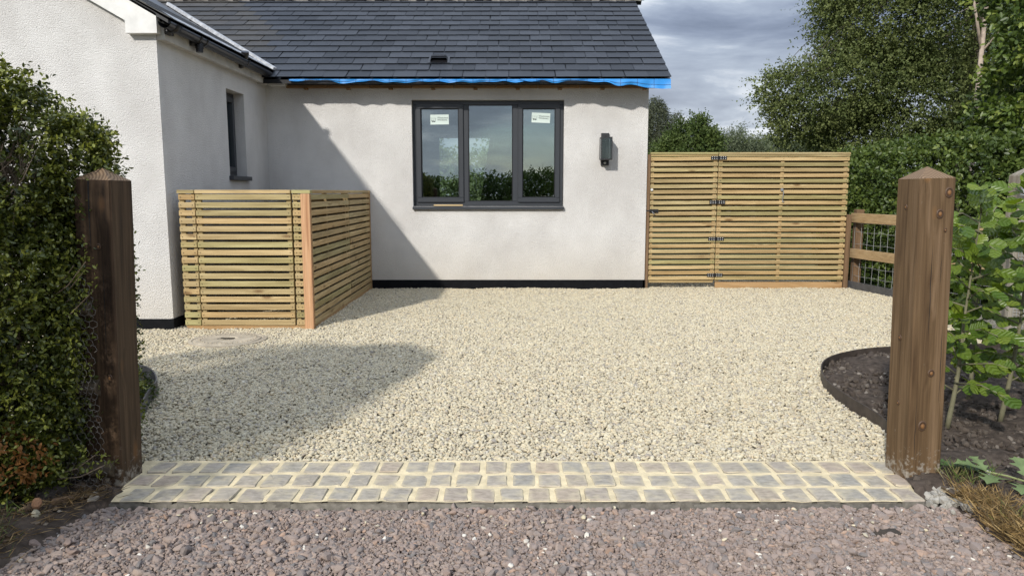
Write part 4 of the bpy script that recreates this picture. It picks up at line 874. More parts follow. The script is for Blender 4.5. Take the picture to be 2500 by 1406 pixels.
# ================================================================== BIG GATE POSTS
def end_mat():
    m, N, L, b = newmat('end_grain'); b.inputs['Roughness'].default_value = .75; t = N('ShaderNodeTexCoord'); w = N('ShaderNodeTexWave', wave_type='RINGS', rings_direction='Z', i_Scale=24., i_Distortion=2.5, i_Detail=2.)
    mq = N('ShaderNodeMapping'); mq.inputs['Location'].default_value = (.05, .09, 0); L(t.outputs['Object'], mq.inputs[0]); L(mq.outputs[0], w.inputs['Vector'])
    r = ramp(N, [(.2, (.12, .072, .038)), (.7, (.235, .155, .088))]); L(w.outputs['Fac'], r.inputs[0]); L(r.outputs[0], b.inputs['Base Color']); return m
M['endgrain'] = end_mat()
def gatepost(label, x0, x1, y0, y1, h, lean, twist, group, mat='gpost'):
    cx, cy = (x0+x1)/2, (y0+y1)/2; hx, hy = (x1-x0)/2, (y1-y0)/2; c = .006
    root = thing('gate_post', label, 'gate post', (cx, cy, -.05), group)
    ring = [(-hx+c, -hy), (hx-c, -hy), (hx, -hy+c), (hx, hy-c), (hx-c, hy), (-hx+c, hy), (-hx, hy-c), (-hx, -hy+c)]
    zs = [-.06, .3, .6, .9, 1.15, h]; mb = MB(); v = []
    for z in zs: v += [(x+random.uniform(-.0012, .0012), y+random.uniform(-.0012, .0012), z) for x, y in ring]
    k = len(zs); v.append((0, 0, h+.052))
    mb.add(v, [(i*8+j, i*8+(j+1) % 8, (i+1)*8+(j+1) % 8, (i+1)*8+j) for i in range(k-1) for j in range(8)]); mb.add([v[(k-1)*8+j] for j in range(8)]+[v[-1]], [(j, (j+1) % 8, 8) for j in range(8)], 1)
    sh_ = link('shaft', mb.mesh('shaft', [M[mat], M['endgrain']], (0, 0, -.05)), root, (cx, cy, -.05))
    root.rotation_euler = (0, lean, twist); return root
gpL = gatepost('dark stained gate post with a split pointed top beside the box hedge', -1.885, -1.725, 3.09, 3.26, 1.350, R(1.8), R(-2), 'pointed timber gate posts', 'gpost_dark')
gpR = gatepost('knotty brown gate post with a pointed top beside the beech saplings', 1.769, 1.929, 3.145, 3.315, 1.357, R(-1.4), R(4), 'pointed timber gate posts')
def knot_mat():
    m, N, L, b = newmat('knot_wood'); b.inputs['Roughness'].default_value = .6
    t = N('ShaderNodeTexCoord'); ln = N('ShaderNodeVectorMath', operation='LENGTH'); n = N('ShaderNodeTexNoise', i_Scale=3., i_Detail=3.); L(t.outputs['Object'], n.inputs['Vector']); L(t.outputs['Object'], ln.inputs[0])
    a = N('ShaderNodeMath', operation='MULTIPLY_ADD'); a.inputs[1].default_value = .35; L(n.outputs['Fac'], a.inputs[0]); L(ln.outputs['Value'], a.inputs[2])
    r = ramp(N, [(.1, (.30, .15, .05)), (.5, (.21, .10, .035)), (.68, (.07, .035, .014)), (.9, (.045, .025, .012)), (1., (.09, .05, .026))]); L(a.outputs[0], r.inputs[0]); L(r.outputs[0], b.inputs['Base Color']); return m
M['knot'] = knot_mat()
kb = MB(); kr_ = [(1.0, 0.), (.92, .0022), (.72, .0030), (.60, .0010), (.40, .0042)]
kb.add([(a*math.cos(2*math.pi*k/14), -h, a*math.sin(2*math.pi*k/14)) for a, h in kr_ for k in range(14)]+[(0, -.0036, 0)], [(i*14+k, i*14+(k+1) % 14, (i+1)*14+(k+1) % 14, (i+1)*14+k) for i in range(4) for k in range(14)]+[(56+k, 56+(k+1) % 14, 70) for k in range(14)])
KM = kb.mesh('knot', M['knot'], smooth=True)
def knots(root, face, hy, lst):
    for (u, z, r, rz) in lst:
        o = link('knot', KM, root); o.scale = (r, 1, rz); o.location = (u, -hy-.0006, z) if face == 'front' else (-hy-.0006, u, z)
        if face != 'front': o.rotation_euler = (0, 0, -math.pi/2)
knots(gpR, 'front', .085, [(.048, 1.345, .019, .024), (.012, 1.255, .017, .021), (.040, 1.185, .007, .010), (.010, .555, .016, .018), (-.018, .315, .020, .025)])
knots(gpR, 'side', .080, [(.01, 1.285, .010, .013), (.01, .70, .012, .014), (.0, .40, .009, .012)])
knots(gpL, 'front', .085, [(.02, 1.12, .010, .014), (.045, .55, .012, .016), (-.02, .36, .011, .014)])
def crack(root, lst):
    mb = MB()
    for (u, z0, z1, w) in lst:
        n = 7; pts = [(u+random.uniform(-.0022, .0022), z0+(z1-z0)*i/n) for i in range(n+1)]
        v = [(x+sg*w*math.sin(math.pi*(.04+.92*i/n)), -.0857, z) for i, (x, z) in enumerate(pts) for sg in (-1, 1)]
        mb.add(v, [(2*i, 2*i+1, 2*i+3, 2*i+2) for i in range(n)])
    o = link('drying_crack', mb.mesh('drying_crack', M['black_metal'], (0, 0, 0)), root, tuple(BASE[root])); o.location = (0, 0, 0)
crack(gpR, [(-.012, .70, 1.12, .0016), (.052, .42, .78, .0013), (-.05, .12, .45, .0012), (.03, .95, 1.08, .0010)])
crack(gpL, [(.035, .62, 1.05, .0014), (-.05, .3, .7, .0012)])
sp2 = MB(); sp2.add([(-.018, -.0862, 1.40), (-.010, -.0862, 1.40), (-.012, -.0862, 1.20), (-.0135, -.0862, 1.05), (-.019, -.0862, 1.2)], [(0, 1, 2, 3, 4)])
sp2 = MB(); sp2.add([(-.016, -.0865, 1.395), (-.009, -.0865, 1.395), (-.012, -.0865, 1.25), (-.0125, -.0865, 1.08), (-.0175, -.0865, 1.25)], [(0, 1, 2, 3, 4)])
sp2.add([(-.016, -.0862, 1.397), (-.009, -.0862, 1.397), (-.001, -.004, 1.4515), (-.004, -.004, 1.4515)], [(0, 1, 2, 3)])
o = link('split', sp2.mesh('split', M['black_metal'], (0, 0, -.0)), gpL, tuple(BASE[gpL])); o.location = (0, 0, 0)

# ================================================================== RIGHT FENCE, WIRE, HOSE, OLD GATE
fa, fb_, fc = Vector((4.60, 9.90, 0)), Vector((4.86, 8.30, 0)), Vector((5.45, 6.45, 0))
fr = thing('post_and_rail_fence', 'timber post and rail fence with stock wire in front of the clipped hedge', 'fence', (4.6, 9.9, 0))
for a, b in ((fa, fb_), (fb_, fc)):
    for z in (.95, .475):
        mb = MB(); mb.bar(a+Vector((0, 0, z)), b+Vector((0, 0, z)), .040, .125 if z > .6 else .125); mb.build('rail', M['rail'], fr, bevel=.004)
for p in (fa+Vector((.10, .02, 0)), fb_+Vector((.10, .05, 0)), fc+Vector((.1, 0, 0))):
    boxpart('post', M['fpost'], fr, p.x-.05, p.x+.05, p.y-.05, p.y+.05, -.06, 1.06, .004)
wm = MB(); nse = 34
for a, b in ((fa, fb_), (fb_, fc)):
    n = int((b-a).length/.125)
    off = Vector((.05, 0, 0))
    for i in range(n+1):
        p = a.lerp(b, i/n)+off; wob = [Vector((random.uniform(-.004, .004), random.uniform(-.004, .004), z)) for z in (.06, .22, .38, .54, .70, .88)]
        wm.tube([p+q for q in wob], .0022, 4, cap=False)
    for z in (.06, .17, .30, .44, .60, .76, .88):
        wm.tube([a.lerp(b, i/n)+off+Vector((0, 0, z+.006*math.sin(i*1.9+z*9))) for i in range(n+1)], .0022, 4, cap=False)
wm.build('stock_wire', M['wire'], fr)
for a, b in ((fa, fb_), (fb_, fc)):
    mb = MB(); mb.bar(a+Vector((-.03, 0, .02)), b+Vector((-.03, 0, .02)), .03, .16); mb.build('gravel_board', M['edging_grey'], fr)
hs = MB(); hp = [(4.98, 9.5, .02), (4.97, 9.35, .10), (5.0, 9.18, .22), (5.03, 9.05, .20), (5.02, 8.95, .10), (4.99, 9.05, .03), (5.0, 9.3, .02), (5.2, 9.6, .015), (5.3, 9.9, .015)]
props(hs.tube(catmull(hp, 6), .016, 8).build('hose', M['hose'], None, smooth=True), 'grey hose looping on the ground behind the stock wire fence', 'hose')
op_ = thing('weathered_gate_post', 'grey weathered gate post with pointed top behind the beech leaves', 'gate post', (4.12, 5.9, 0))
mb = MB(); hw = .10; v = [(-hw, -hw), (hw, -hw), (hw, hw), (-hw, hw)]
mb.add([(4.14+x, 5.9+y, -.05) for x, y in v]+[(4.14+x, 5.9+y, 1.43) for x, y in v]+[(4.14, 5.9, 1.51)], [(0, 1, 5, 4), (1, 2, 6, 5), (2, 3, 7, 6), (3, 0, 4, 7), (4, 5, 8), (5, 6, 8), (6, 7, 8), (7, 4, 8)]); mb.build('shaft', M['greywood'], op_, bevel=.006)
og = thing('mesh_gate', 'grey timber gate filled with welded mesh, hung by a galvanised strap', 'gate', (4.1, 5.77, 0))
gq = MB()
for (a, b, w, h) in (((4.0, 5.765, .15), (4.0, 5.765, 1.22), .08, .05), ((3.97, 5.765, 1.18), (5.5, 5.62, 1.18), .05, .10), ((3.97, 5.765, .20), (5.5, 5.62, .20), .05, .12), ((3.97, 5.765, .68), (5.5, 5.62, .68), .05, .09)):
    q = MB().bar(a, b, w, h); q.build('frame_bar', M['greywood'], og, bevel=.004)
gm = MB(); A0, A1 = Vector((3.99, 5.73, 0)), Vector((5.5, 5.585, 0))
for i in range(61):
    p = A0.lerp(A1, i/60); gm.bar(p+Vector((0, 0, .15)), p+Vector((0, 0, 1.2)), .0022, .0022)
for k in range(43):
    z = Vector((0, 0, .15+k*.025)); gm.bar(A0+z, A1+z, .0022, .0022)
gm.build('weld_mesh', M['wire'], og)
sg = MB(); sg.bar((3.98, 5.72, 1.345), (4.9, 5.64, 1.345), .012, .07); sg.tube([(3.985, 5.725, 1.27), (3.985, 5.725, 1.41)], .022, 10)
sg.build('hinge_strap', M['galv'], og, bevel=.002)
MB().tube([(4.06, 5.71, 1.345), (4.06, 5.695, 1.345)], .018, 6).build('hinge_bolt', M['galv'], og)

# ================================================================== EDGINGS
def edging(name, pts, z0, z1, mat, label):
    mb = MB(); v = []
    for i, p in enumerate(pts):
        d = (pts[min(i+1, len(pts)-1)]-pts[max(0, i-1)]).normalized(); nn = Vector((-d.y, d.x, 0))*.004
        v += [p+nn+Vector((0, 0, z0)), p-nn+Vector((0, 0, z0)), p-nn+Vector((0, 0, z1)), p+nn+Vector((0, 0, z1))]
    mb.add(v, [(i*4+j, i*4+(j+1) % 4, (i+1)*4+(j+1) % 4, (i+1)*4+j) for i in range(len(pts)-1) for j in range(4)]+[(3, 2, 1, 0)])
    props(mb.build(name, mat, None), label, 'edging')
edging('bed_edging', edgeR, -.03, .075, M['edging'], 'curved rusty steel edging round the bare soil bed')
edging('bed_edging', edgeL, -.03, .095, M['edging_grey'], 'curved grey steel edging at the foot of the box hedge')

# manhole cover
mc = thing('manhole_cover', 'round worn inspection cover set in the gravel in front of the bin store', 'manhole cover', (-2.50, 6.30, 0))
q = MB(); n = 40; cv = []
for rr, z in ((.33, -.02), (.33, .014), (.300, .018), (.296, .012), (.282, .012), (.278, .020), (.09, .024), (.075, .010)):
    cv += [(-2.50+rr*math.cos(2*math.pi*k/n), 6.30+rr*math.sin(2*math.pi*k/n)*.92, z) for k in range(n)]
q.add(cv, [(i*n+k, i*n+(k+1) % n, (i+1)*n+(k+1) % n, (i+1)*n+k) for i in range(7) for k in range(n)]+[tuple(7*n+k for k in range(n))])
q.build('lid', M['cover'], mc)
MB().box(-2.56, -2.44, 6.285, 6.315, .021, .026).build('key_slot', M['black_metal'], mc)
rb = MB()
for k in range(34):
    t = 2*math.pi*k/34; rb.box(-2.5+.235*math.cos(t)-.010, -2.5+.235*math.cos(t)+.010, 6.3+.216*math.sin(t)-.006, 6.3+.216*math.sin(t)+.006, .020, .027)
rb.build('tread_studs', M['cover'], mc)

# ================================================================== LEFT FENCE BEHIND THE HEDGE FACE
lf_ = thing('rail_fence', 'old half-round rails with chicken wire half hidden in the box hedge', 'fence', (-1.9, 3.2, 0))
for z, xe in ((.80, -1.80), (.455, -1.79), (.085, -1.755)):
    q = MB(); n = 9; prof = [(-.045, -.052)]+[(-.045+.075*math.sin(math.pi*k/8), -.052+.104*k/8) for k in range(1, 8)]+[(-.045, .052)]
    m_ = len(prof); q.add([(x, 3.075-y_, z+zz__) for x in (xe, -3.4) for (y_, zz__) in prof], [tuple(range(m_)), tuple(range(2*m_-1, m_-1, -1))]+[(i, m_+i, m_+(i+1) % m_, (i+1) % m_) for i in range(m_)])
    q.build('rail', M['oldrail'], lf_, bevel=.003)
cw = MB(); s_ = .017
for r_ in range(36):
    for c in range(9):
        cx = -1.775-(c+.5*(r_ % 2))*s_*1.732; cz_ = .03+r_*s_*1.5
        def P3(a): return Vector((cx+s_*math.sin(a)+.006*math.sin(cz_*17+a), 3.02+.018*math.sin(cz_*11+cx*25), cz_+s_*math.cos(a)))
        for k in range(3): cw.tube([P3(k*math.pi/3), P3((k+1)*math.pi/3)], .0011, 3, cap=False)
cw.build('chicken_wire', M['darkwire'], lf_)

# ================================================================== FOLIAGE
def foliage(name, root, s, mat, fine=False, fold=.25):
    o = link(name, leafmesh(name, mat, *s, fold=fold, fine=fine), root, (0, 0, 0)) if root is not None else link(name, leafmesh(name, mat, *s, fold=fold, fine=fine))
    o['kind'] = 'stuff'; return o
# --- box hedge
BXD, BXL, BXT = (.036, .050, .011), (.105, .124, .020), (.235, .255, .045)
bh = thing('box_hedge', 'rounded dark green box hedge with bare twiggy shoulder beside the gate post', 'hedge', (-2.6, 3.1, 0))
BL = [(-2.52, 3.20, .88, .66, .24, .93), (-2.50, 3.06, .62, .61, .29, .70), (-2.27, 3.42, .56, .22, .30, .60), (-2.03, 3.55, .60, .07, .14, .60), (-1.915, 3.26, 1.36, .09, .14, .22), (-3.4, 2.85, .95, .9, .5, 1.1), (-2.69, 2.0, 1.0, .53, .72, 1.20), (-3.6, 1.5, 1.0, .6, .8, 1.2)]
P, Nn = shell(BL[:5], 28500, .62, 1.03, 3.2, .82, 2.6)
zz1 = (((P[:, 0]+2.06)/.10)**2+((P[:, 2]-1.47)/.19)**2 < 1+.5*rng.normal(size=len(P)))
k = ~zz1 | (rng.random(len(P)) < .05); P, Nn = P[k], Nn[k]
s1 = sprays(P, Nn, 9, .080, -.25, .55, (.016, .033), .58, .85, (BXD, BXL), (.42, BXT), .06, 7., 3, .15)
P, Nn = shell(BL[5:], 14000, .65, 1.03, 2.5, .85, 2.6)
s2 = sprays(P, Nn, 6, .09, -.2, .45, (.03, .045), .55, .85, (BXD, BXL), (.2, BXT), .15, 5., 3, .15)
foliage('leaves', bh, s1, M['leaf_gloss'], True, .3); foliage('leaves', bh, s2, M['leaf_gloss'], False)
# browned patch, low on the face
P, Nn = shell([(-2.02, 2.80, .24, .13, .08, .08)], 60, .6, 1.05); s3 = sprays(P, Nn, 7, .06, .1, .5, (.022, .034), .5, .9, ((.16, .07, .02), (.26, .12, .035)), None, None, 5, 9, .15)
foliage('browned_leaves', bh, s3, M['leaf_matt'], True)
# shoots straying over the post
tw_ = MB(); st_ = []
for (a, b) in (((-2.02, 3.05, .80), (-1.80, 2.98, 1.00)), ((-2.0, 3.04, .78), (-1.76, 2.97, .97)), ((-2.02, 3.05, .80), (-1.83, 3.0, .86)), ((-1.95, 3.0, .10), (-1.76, 2.97, .20)), ((-2.0, 3.02, .52), (-1.86, 2.99, .62)), ((-2.1, 3.2, 1.3), (-1.95, 3.05, 1.45)), ((-1.95, 3.02, .74), (-1.70, 2.93, .90)), ((-1.92, 3.0, .86), (-1.72, 2.93, 1.02)), ((-1.95, 2.99, .08), (-1.70, 2.92, .17))):
    a = Vector(a); b = Vector(b); m_ = a.lerp(b, .5)+Vector((0, 0, -.02)); tw_.tube([a, m_, b], [.003, .0024, .0014], 5)
    for i in range(4):
        p = np.array([a.lerp(b, .35+.2*i)[:]]); st_.append(sprays(p, norm(np.array([(b-a)[:]])), 8, .09, -.2, .35, (.018, .030), .5, .85, (BXL, BXL), (.5, BXT), None, 5, 4+i, .15))
foliage('stray_shoots', bh, merge(*st_), M['leaf_gloss'], True)
for i in range(420):
    a = Vector((-2.22+random.uniform(-.2, .14), 3.18+random.uniform(-.16, .16), random.uniform(.75, 1.35))); ang = random.uniform(-.9, .9); l = random.uniform(.18, .5)
    d = Vector((math.sin(ang)*.7+.15, random.uniform(-.45, .25), math.cos(ang)*.9)).normalized(); m_ = a+d*l*.5+Vector((random.uniform(-.03, .03), random.uniform(-.03, .03), 0)); b = a+d*l+Vector((random.uniform(-.05, .05), 0, random.uniform(-.05, .02)))
    if abs((b.x+2.52)/.66)**3+abs((b.z-.88)/.93)**3 > .95: continue
    r = random.uniform(.0014, .004); tw_.tube([a, m_, b], [r, r*.75, r*.4], 4, cap=False)
for i in range(7):
    a = Vector((-2.4+random.uniform(-.3, .3), 3.2+random.uniform(-.1, .15), 0)); tw_.tube(catmull([a, a+Vector((.05, .02, .35)), a+Vector((random.uniform(-.1, .2), .03, .8)), a+Vector((random.uniform(-.1, .35), 0, 1.25))], 4), .010, 6)
o = tw_.build('twigs', M['twig'], bh); o['kind'] = 'stuff'
# low plants in the left bed
lp = thing('low_plant', 'low leafy plants growing inside the grey edging behind the dark post', 'plant', (-2.2, 4.2, 0))
P, Nn = shell([(-2.34, 4.25, .03, .10, .34, .08), (-2.62, 4.62, .03, .18, .22, .07)], 330, .3, 1.05); foliage('leaves', lp, sprays(P, Nn, 7, .07, -.3, .6, (.02, .04), .5, .8, ((.03, .05, .012), (.07, .09, .025)), (.1, (.16, .15, .05)), None, 5, 9, .15), M['leaf'])

# --- hornbeam/beech clipped hedge on the right
HD, HLc, HT = (.048, .078, .018), (.108, .152, .032), (.18, .225, .052)
ch = thing('clipped_hedge', 'long clipped beech hedge running behind the post and rail fence', 'hedge', (5.6, 9, 0))
CL = [(5.75, 10.3, .92, .62, 2.2, .98), (6.15, 7.4, .90, .62, 1.6, .97), (6.9, 5.6, .85, .7, 1.3, .9)]
P, Nn = shell(CL, 21000, .74, 1.03, 6, .9, 2.4)
foliage('leaves', ch, sprays(P, Nn, 6, .13, .12, .55, (.055, .085), .62, .8, (HD, HLc), (.10, HT), .06, 4., 13, .45), M['leaf'], False, .3)
q = MB()
for l in CL[:2]:
    for i in range(9):
        a = Vector((l[0]+random.uniform(-.2, .2), l[1]+(i-4)*l[4]/4.5, 0)); q.tube([a, a+Vector((random.uniform(-.1, .1), 0, .8)), a+Vector((random.uniform(-.25, .25), random.uniform(-.2, .2), 1.75))], [.03, .022, .008], 6)
o = q.build('stems', M['bark'], ch)
# --- tall hornbeam to its right
th = thing('tall_hornbeam', 'tall large-leaved hornbeam rising at the edge of the drive', 'tree', (7.2, 8.6, 0))
TL = [(7.05, 8.7, 2.9, 1.15, 1.0, 1.5), (7.4, 8.5, 4.6, 1.25, 1.1, 1.5), (6.75, 9.3, 2.35, .8, .7, .7), (6.9, 9.6, 3.9, .75, .7, .55), (8.0, 8.0, 3.2, 1.0, 1.0, 2.0)]
P, Nn = shell(TL, 9500, .62, 1.04, 2.4, .8, 2.4)
foliage('crown', th, sprays(P, Nn, 7, .22, .35, .5, (.075, .11), .58, .75, (HD, (.105, .155, .028)), (.30, (.21, .255, .055)), .25, 2.6, 17, .5), M['leaf'], True, .3)
q = MB(); limbs(q, (7.3, 8.7, 0), (7.4, 8.6, 5.5), TL, .10, 12, 5); q.build('trunk', M['bark'], th)
# --- birch
bt_ = thing('birch_tree', 'birch tree with pale pinkish trunk showing through the foliage', 'tree', (7.74, 12.4, 0))
q = MB(); q.tube(catmull([(7.74, 12.4, -.05), (7.71, 12.4, 1.5), (7.72, 12.4, 3.2), (7.76, 12.4, 5.0), (7.85, 12.4, 8.0)], 5), [.062-.045*i/20 for i in range(21)], 10)
q.tube([(7.72, 12.4, 3.6), (7.56, 12.45, 4.4), (7.3, 12.5, 5.4)], [.028, .02, .010], 8)
for i in range(10):
    a = Vector((7.74, 12.4, 3.6+i*.4)); q.tube([a, a+Vector((random.uniform(-.8, .8), random.uniform(-.5, .5), .5)), a+Vector((random.uniform(-1.5, 1.5), random.uniform(-1, 1), .3))], [.02, .012, .004], 5)
q.build('trunk', M['birch'], bt_, smooth=True)
P, Nn = shell([(8.1, 12.5, 6.8, 1.7, 1.4, 1.9), (9.3, 12.6, 5.0, 1.0, 1.0, 1.2)], 1200, .3, 1.05); foliage('crown', bt_, sprays(P, Nn, 8, .35, .6, .5, (.045, .065), .7, .7, ((.035, .05, .014), (.07, .085, .025)), None, .3, 2.2, 21, .5), M['leaf'])
# --- the big spreading tree
bgT = thing('beech_tree', 'large spreading beech whose low boughs droop over the far garden', 'tree', (9.2, 15.5, 0))
BT = [(6.25, 15.0, 3.2, 1.15, 1.2, .72), (5.60, 14.9, 3.35, .62, .6, .34), (5.75, 14.9, 2.75, .5, .6, .36), (7.0, 15.0, 3.5, 1.2, 1.3, .85), (7.65, 15.0, 4.75, 1.5, 1.5, 1.0), (7.1, 15.1, 5.5, 1.05, 1.2, .9), (8.2, 15.2, 3.0, 1.3, 1.5, .9), (9.8, 15.3, 3.4, 1.3, 1.5, 1.3),
      (8.2, 15.3, 6.3, 1.6, 1.5, 1.2), (9.6, 15.3, 5.0, 1.5, 1.6, 1.3), (10.8, 15.6, 6.5, 2.0, 1.8, 2.0), (9.2, 15.7, 8.2, 2.0, 1.8, 1.6), (11.6, 15.3, 4.2, 1.4, 1.4, 1.8), (7.4, 15.1, 2.4, 1.2, 1.2, .6), (9.0, 15.0, 2.0, 1.4, 1.2, .9)]
P, Nn = shell(BT, 42500, .42, 1.06, 2.0, .62, 2.2)
foliage('crown', bgT, sprays(P, Nn, 9, .30, .28, .75, (.052, .078), .62, .75, ((.070, .095, .028), (.145, .172, .056)), (.22, (.20, .23, .085)), .17, 1.5, 27, .55), M['leaf_matt'])
# ragged drooping outer boughs
tips = []
for (cx, cy, cz) in ((4.95, 14.9, 3.25), (5.1, 14.9, 3.40), (5.3, 14.9, 3.62), (5.2, 14.9, 3.05), (5.35, 14.9, 2.75), (5.35, 14.9, 2.50), (5.7, 14.9, 3.80), (6.2, 15, 4.55), (6.1, 15.1, 5.0), (6.15, 15.1, 5.5), (6.25, 15.1, 6.0), (5.6, 15, 2.3), (6.2, 15, 3.95)):
    for j in range(9): tips.append((cx+random.uniform(-.25, .45), cy+random.uniform(-.3, .3), cz+random.uniform(-.18, .18)))
P = np.array(tips); Nn = norm(np.tile(np.array([[-1., -.2, -.25]]), (len(P), 1)))
foliage('drooping_sprays', bgT, sprays(P, Nn, 12, .5, .3, .35, (.05, .08), .6, .7, ((.08, .105, .03), (.16, .185, .06)), None, None, 3, 29, .6), M['leaf'])
q = MB(); limbs(q, (9.3, 15.5, -.05), (9.6, 15.6, 8.5), BT, .20, 18, 9); q.build('trunk', M['bark'], bgT)
# --- far trees beyond the gate
def fartree(name, label, cat, base, lobes, n, cols, leaf, slen, droop, seed, gap=.25, gs=1.2, jit=.6, wd=.6, tr=.12, per=8, r0=.4, group='trees beyond the slatted gate'):
    t = thing(name, label, cat, base, group)
    P, Nn = shell(lobes, int(n*3.2), r0, 1.05, 2, .70, 2)
    foliage('crown', t, sprays(P, Nn, per, slen, droop, jit, leaf, wd, .7, cols, None, gap, gs, seed, .4), M['leaf_matt'])
    q = MB(); top = max(lobes, key=lambda l: l[2]); limbs(q, base, (top[0], top[1], top[2]), lobes, tr, 8, seed); q.build('trunk', M['bark'], t); return t
fartree('willow_tree', 'tall weeping grey-green willow close to the white corner of the house', 'tree', (6.7, 34, 0), [(6.55, 34, 4.1, .5, .6, 1.5), (6.8, 34, 2.7, .9, .8, 1.7), (7.35, 34, 3.4, .30, .4, 1.0), (7.5, 34, 2.5, .5, .5, 1.2), (6.0, 34, 3.4, .6, .6, 1.6), (7.55, 34, 4.55, .16, .25, .50), (6.6, 34, 5.2, .18, .25, .45)], 1700, ((.060, .072, .042), (.105, .118, .070)), (.12, .2), .65, 1.9, 31, .20, 2.6, .30, .22)
fartree('round_tree', 'bushy mid-green fruit tree with rounded top behind the slatted gate', 'tree', (6.9, 28, 0), [(6.8, 28, 2.4, 1.0, 1.0, 1.25), (6.6, 28, 3.2, .5, .6, .72), (7.25, 28, 2.9, .55, .6, .66), (6.0, 28, 2.3, .7, .7, .8), (6.95, 28, 3.6, .3, .35, .42), (7.5, 28, 2.2, .45, .5, .8)], 1500, ((.050, .080, .021), (.10, .135, .036)), (.10, .16), .4, .1, 33, .20, 2.)
fartree('sallow_bush', 'pale sage-green sallow bush with upright shoots behind the gate', 'bush', (10.6, 36, 0), [(10.6, 36, 2.4, 1.0, .9, 1.3), (11.0, 36, 2.9, .6, .6, 1.05), (9.8, 36, 2.2, .8, .7, 1.2), (9.0, 36, 2.0, .8, .7, 1.1)], 1000, ((.085, .108, .060), (.145, .168, .098)), (.14, .22), .6, -1.2, 35, .15, 1.6, .35, .25)
fartree('sallow_bush', 'smaller sage-green sallow bush standing next to the pale one', 'bush', (12.0, 36.5, 0), [(12.0, 36.5, 2.2, .70, .7, 1.35), (12.4, 36.5, 1.8, .55, .6, 1.0)], 700, ((.078, .10, .056), (.132, .155, .088)), (.14, .22), .6, -1.2, 37, .15, 1.6, .35, .25)
fartree('distant_tree', 'dark rounded distant tree low under the drooping beech boughs', 'tree', (17.3, 48, 0), [(17.3, 48, 2.9, 1.5, 1.5, 1.6), (15.5, 48, 2.4, 1.3, 1.2, 1.3), (19.5, 48, 2.9, 1.8, 1.5, 1.6)], 900, ((.062, .082, .042), (.105, .128, .064)), (.22, .34), .8, .1, 39, .15, .9)
fartree('field_hedge', 'dense low hedge crossing behind the trees at the garden end', 'hedge', (6, 40, 0), [(x_, 40, .9, 2.4, .9, 1.1) for x_ in (-6, -2, 2, 5, 8, 12, 16, 20)], 1500, ((.04, .055, .02), (.08, .09, .035)), (.18, .28), .6, .0, 41, .1, 1., tr=.06)
fartree('garden_shrub', 'garden shrub, paled to look sunlit, seen through the window and the room behind', 'shrub', (-1.5, 22, 0), [(-1.9, 22, 1.0, 1.3, .8, 1.2), (-.6, 22.3, 1.2, 1.2, .8, 1.5), (-3, 22.5, 1.6, 1.3, .9, 1.6), (.3, 23, 1.9, .9, .8, 1.7)], 900, ((.13, .17, .07), (.24, .28, .14)), (.10, .16), .4, .1, 43, .15, 1.5, tr=.05, group='shrubs behind the house')  # leaf colours paled to stand for the bright light outside
# hedge across the lane, mirrored in the panes
lh = thing('lane_hedge', 'tall ragged hedge across the lane, mirrored darkly in the window panes', 'hedge', (0, -5.5, 0))
P, Nn = shell([(x_, -5.4-.2*(i % 2), .75, 1.5, .8, .92+.22*((i*7) % 3)/2) for i, x_ in enumerate(range(-9, 10, 2))], 16000, .3, 1.05, 2.6, .85, 2.)
foliage('leaves', lh, sprays(P, Nn, 6, .25, .0, .6, (.09, .15), .55, .8, (HD, HLc), None, .15, 2., 45, .3), M['leaf_matt'])

